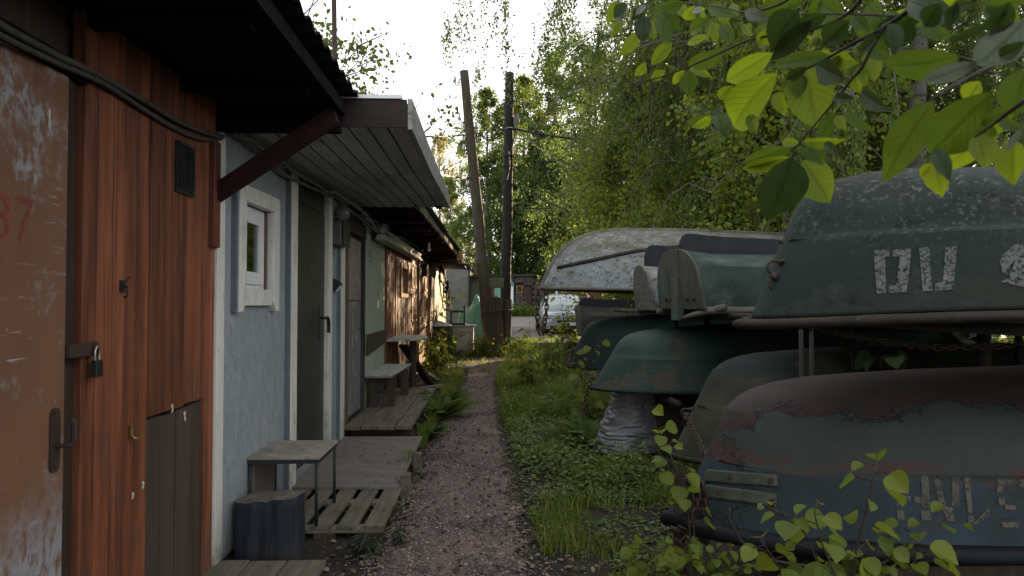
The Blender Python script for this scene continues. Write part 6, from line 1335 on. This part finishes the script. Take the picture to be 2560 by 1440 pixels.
# bits lying on the decks
n = 110; x = r.uniform(-1.36, -.66, n); y = r.uniform(4.85, 9.2, n); z = np.where(y < 6.55, .122, .206); k = (y < 6.4) | (y > 6.7); x, y, z = x[k], y[k], z[k]; n = len(x)
tag(leaf_obj("deck_litter", m_litter, None, np.stack([x, y, z], 1), unit(np.stack([r.normal(0, 1, n), r.normal(0, 1, n), np.zeros(n)], 1)), np.tile([0., 0., 1.], (n, 1)), r.uniform(.02, .06, n), 'lance', fold=.3), "twigs and dead leaves on the decks", "litter", kind="stuff")
# gravel stones
n = 32000; x, y = scatter(n, -.75, .45, 2.7, 12, r, 2.0); k = on_path(x, y) | (r.random(n) < .15); x, y = x[k], y[k]; n = len(x); s_ = r.gamma(1.9, .0018, n) + .0020
oct_ = np.array([(1, 0, 0), (0, 1, 0), (-1, 0, 0), (0, -1, 0), (0, 0, 1)], float); jit = r.uniform(.6, 1.2, (n, 5, 3)); rot = r.uniform(0, 2 * PI, n)
v = oct_[None] * jit * s_[:, None, None]; v[:, :, 2] *= .7; v[:, :4, 2] -= s_[:, None] * .1
ca, sa = np.cos(rot)[:, None], np.sin(rot)[:, None]; v = np.stack([v[:, :, 0] * ca - v[:, :, 1] * sa, v[:, :, 0] * sa + v[:, :, 1] * ca, v[:, :, 2]], 2)
v += np.stack([x, y, np.array([gh(a, b_) for a, b_ in zip(x, y)]) + .013], 1)[:, None]
fb = np.array([0, 1, 4, 1, 2, 4, 2, 3, 4, 3, 0, 4]); fc = ((np.arange(n) * 5)[:, None] + fb[None]).ravel()
tag(np_mesh("gravel", v.reshape(-1, 3), fc, np.arange(4 * n) * 3, np.full(4 * n, 3), m_stone), "loose stones on the path", "gravel", kind="stuff")

# ------------------------------------------------------------------ willow branch close to the viewer, upper right
wt = thing("willow_branch", "willow branch with large bright backlit leaves hanging in from the upper right", "branch", tuple(P(2300, -250, .95)))
def zY(zx): return float(np.interp(zx, [0, 500, 1000, 1600, 2100, 2560], [1.55, 1.5, 1.15, .95, .78, .66]))
def ZP(zx, zy, dy=0.): return P(1480 + zx / 2.37, zy / 2.37, zY(zx) + dy)
b = MB()
for pts, r0, r1 in (([(220, 500), (430, 450), (680, 350), (940, 235), (1250, 190), (1500, 90), (1640, -60)], .0014, .003), ([(1150, 470), (1400, 340), (1560, 250), (1720, 170), (1830, 95), (1960, 0), (2060, -80)], .0018, .0042),
                    ([(1190, 84), (1400, 82), (1600, 86), (1830, 96)], .0013, .002), ([(1200, 880), (1320, 740), (1430, 610), (1540, 470), (1600, 400), (1660, 280), (1730, 165)], .0012, .0028), ([(480, 16), (620, 25), (780, 45), (910, 72), (1100, 30), (1250, -70)], .0012, .0026),
                    ([(2270, 810), (2360, 750), (2450, 680), (2560, 600), (2700, 500)], .0012, .003), ([(410, 470), (470, 510), (520, 560)], .001, .001), ([(340, 460), (325, 380), (350, 320)], .001, .001)):
    c = curve([ZP(a, e) for a, e in pts], 6); m = len(c); b.tube(c, [r0 + (r1 - r0) * i / m for i in range(m)], 6)
b.build("twig", m_twig, wt, smooth=True)
# base x, y, tip x, y, width, tone (0 light, 1 mid, 2 dark, 3 pale underside), depth shift
LV = [(150, 0, 95, 130, 62, 0), (205, 20, 130, 112, 70, 2), (178, 112, 108, 232, 52, 0), (300, 85, 300, 255, 108, 2), (405, 92, 440, 278, 104, 1), (288, 190, 165, 342, 84, 0), (345, 120, 355, 250, 80, 0), (472, 250, 358, 375, 90, 0), (200, 110, 130, 80, 44, 3), (320, 30, 255, 90, 40, 3), (440, 70, 520, 180, 56, 1), (690, 108, 556, 205, 84, 1), (690, 215, 530, 265, 52, 0), (715, 130, 740, 235, 84, 0), (762, 148, 860, 235, 76, 1), (748, 88, 855, 132, 46, 0), (868, 95, 830, -10, 50, 0), (890, 150, 940, 225, 50, 0), (700, 70, 640, 45, 60, 0), (655, 60, 590, 48, 40, 3),
      (572, 415, 592, 560, 104, 1), (548, 415, 468, 500, 58, 0), (570, 398, 755, 340, 96, 1), (580, 390, 730, 425, 60, 0), (402, 362, 388, 420, 50, 1), (332, 378, 252, 450, 62, 0), (350, 470, 430, 425, 60, 0), (705, 685, 608, 770, 66, 0), (690, 680, 536, 748, 50, 1), (740, 675, 795, 825, 96, 1), (930, 678, 985, 780, 70, 0), (835, 508, 716, 615, 86, 0), (770, 640, 700, 690, 40, 3),
      (1065, 318, 748, 505, 150, 0), (1085, 440, 785, 780, 250, 0), (1265, 395, 1295, 770, 285, 0), (1495, 470, 1290, 400, 140, 2), (1420, 335, 955, 445, 96, 1), (1245, 10, 945, 165, 190, 1), (1225, 60, 1065, 275, 230, 2), (1305, 120, 1085, 335, 120, 2), (1525, 125, 1330, 290, 160, 2), (1705, 100, 1560, 265, 160, 1), (1885, 110, 1745, 300, 170, 2), (1500, 100, 1270, 55, 140, 1), (1095, 545, 1165, 668, 94, 0), (1440, 680, 1338, 825, 100, 1), (1445, 685, 1505, 770, 66, 0), (1480, 668, 1605, 785, 60, 1), (1595, 545, 1810, 635, 90, 2), (1435, 580, 1535, 590, 62, 2), (1355, 318, 1415, 345, 60, 0), (1740, 250, 1680, 345, 110, 1), (1480, 320, 1420, 470, 110, 1), (1080, 150, 985, 280, 120, 0), (1400, -20, 1300, 90, 120, 1), (1120, 20, 1010, -40, 110, 0),
      (1185, 872, 885, 975, 120, 1), (1165, 930, 845, 1030, 90, 0), (1185, 930, 1105, 1315, 270, 2), (1245, 950, 1375, 1215, 210, 0), (1275, 862, 1350, 985, 140, 1), (1250, 842, 1425, 865, 66, 0), (1380, 842, 1500, 915, 60, 2), (1230, 850, 1130, 830, 60, 0),
      (2165, 340, 1715, 390, 210, 1), (1860, 0, 2195, 85, 150, 2), (2020, 600, 1688, 1095, 225, 1), (2370, 545, 2065, 900, 320, 1), (2405, 735, 2105, 1030, 140, 0), (2030, 878, 2075, 1075, 96, 2), (2040, 955, 2022, 1170, 145, 0), (2005, 965, 1908, 1065, 60, 0), (2500, 828, 2450, 1108, 156, 0), (2570, 410, 2480, 700, 210, 1), (2580, 110, 2290, 420, 240, 3), (2285, 365, 2015, 460, 120, 3), (2390, 128, 2145, 230, 62, 2), (2505, 90, 2285, 25, 120, 1), (2570, -10, 2290, 75, 110, 1), (2465, 55, 2365, 135, 70, 2), (2495, 678, 2365, 795, 84, 0), (2545, 765, 2445, 905, 46, 3), (2410, 195, 2275, 310, 104, 2), (2130, 220, 2010, 130, 90, 1), (2300, 480, 2210, 620, 120, 0), (2560, 250, 2440, 330, 110, 2), (2060, 770, 1960, 800, 60, 1), (1960, 120, 2100, 210, 100, 1), (1640, 20, 1760, 110, 110, 1), (2190, -20, 2080, 60, 110, 0)]
rr5 = random.Random(21)      # more leaves along the thick twigs, overlapping
for x0_, y0_, x1_, y1_, k_ in ((1700, 190, 1960, 0, 7), (1200, 90, 1800, 95, 7), (900, 70, 500, 20, 6), (1540, 470, 1700, 200, 5), (1150, 460, 1500, 290, 5), (2270, 800, 2540, 610, 4), (300, 20, 600, 10, 4), (2050, 20, 2500, 10, 6)):
    for k in range(k_):
        f = (k + rr5.random()) / k_; bx_, by_ = x0_ + (x1_ - x0_) * f, y0_ + (y1_ - y0_) * f; an = rr5.uniform(.3, 2.9); ln_ = rr5.uniform(90, 210) * (.6 + .5 * bx_ / 2000)
        LV.append((bx_, by_, bx_ + ln_ * math.cos(an), by_ + ln_ * math.sin(an) * .9, ln_ * rr5.uniform(.4, .62), rr5.choice((0, 0, 1, 1, 2))))
prof = [(0, 0), (.06, .30), (.15, .66), (.28, .90), (.42, 1.0), (.56, .96), (.70, .78), (.83, .48), (.93, .20), (1, .0)]
r = np.random.default_rng(5); groups = {0: [], 1: [], 2: [], 3: []}
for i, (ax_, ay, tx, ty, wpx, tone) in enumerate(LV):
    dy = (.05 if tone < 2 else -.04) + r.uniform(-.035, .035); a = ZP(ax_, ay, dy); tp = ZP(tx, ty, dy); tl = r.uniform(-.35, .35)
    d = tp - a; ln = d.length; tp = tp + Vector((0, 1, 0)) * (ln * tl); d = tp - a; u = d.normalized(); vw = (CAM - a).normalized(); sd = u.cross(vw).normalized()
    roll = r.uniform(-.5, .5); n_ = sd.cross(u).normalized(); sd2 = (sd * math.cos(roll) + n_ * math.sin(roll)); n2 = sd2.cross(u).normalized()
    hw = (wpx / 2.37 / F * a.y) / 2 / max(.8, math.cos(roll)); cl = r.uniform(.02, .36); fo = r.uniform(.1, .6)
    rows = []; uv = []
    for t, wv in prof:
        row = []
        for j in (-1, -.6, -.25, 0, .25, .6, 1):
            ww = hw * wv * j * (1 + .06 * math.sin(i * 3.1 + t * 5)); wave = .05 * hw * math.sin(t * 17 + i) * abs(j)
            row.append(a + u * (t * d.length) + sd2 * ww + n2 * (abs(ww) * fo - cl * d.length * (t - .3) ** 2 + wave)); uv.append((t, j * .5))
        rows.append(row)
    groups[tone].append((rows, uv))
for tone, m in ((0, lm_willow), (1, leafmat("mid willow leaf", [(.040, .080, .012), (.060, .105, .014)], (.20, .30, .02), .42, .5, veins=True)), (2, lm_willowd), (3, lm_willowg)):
    co = []; fc = []; uvs = []; base = 0
    for rows, uv in groups[tone]:
        nr_ = len(rows); 
        for row in rows: co += [tuple(p) for p in row]
        uvs += uv
        for q in range(nr_ - 1):
            for j in range(6): fc += [base + q * 7 + j, base + q * 7 + j + 1, base + (q + 1) * 7 + j + 1, base + (q + 1) * 7 + j]
        base += nr_ * 7
    nf = len(fc) // 4; np_mesh("foliage", np.array(co), fc, np.arange(nf) * 4, np.full(nf, 4), m, wt, smooth=True, uv=np.array(uvs))
# fluffy catkins on the willow branch
b = MB()
for px in ((335, 385), (290, 515), (362, 525), (500, 350)):
    p = ZP(*px); b.tube([p + Vector((0, 0, .014 - .006 * k)) + Vector(r.normal(0, .0015, 3)) for k in range(6)], [.002, .004, .0045, .0045, .004, .002], 8)
b.build("catkin", mat("grey catkin", (.10, .10, .085), (.05, .05, .04), 300., rough=1., bump=1., bs=600.), wt)
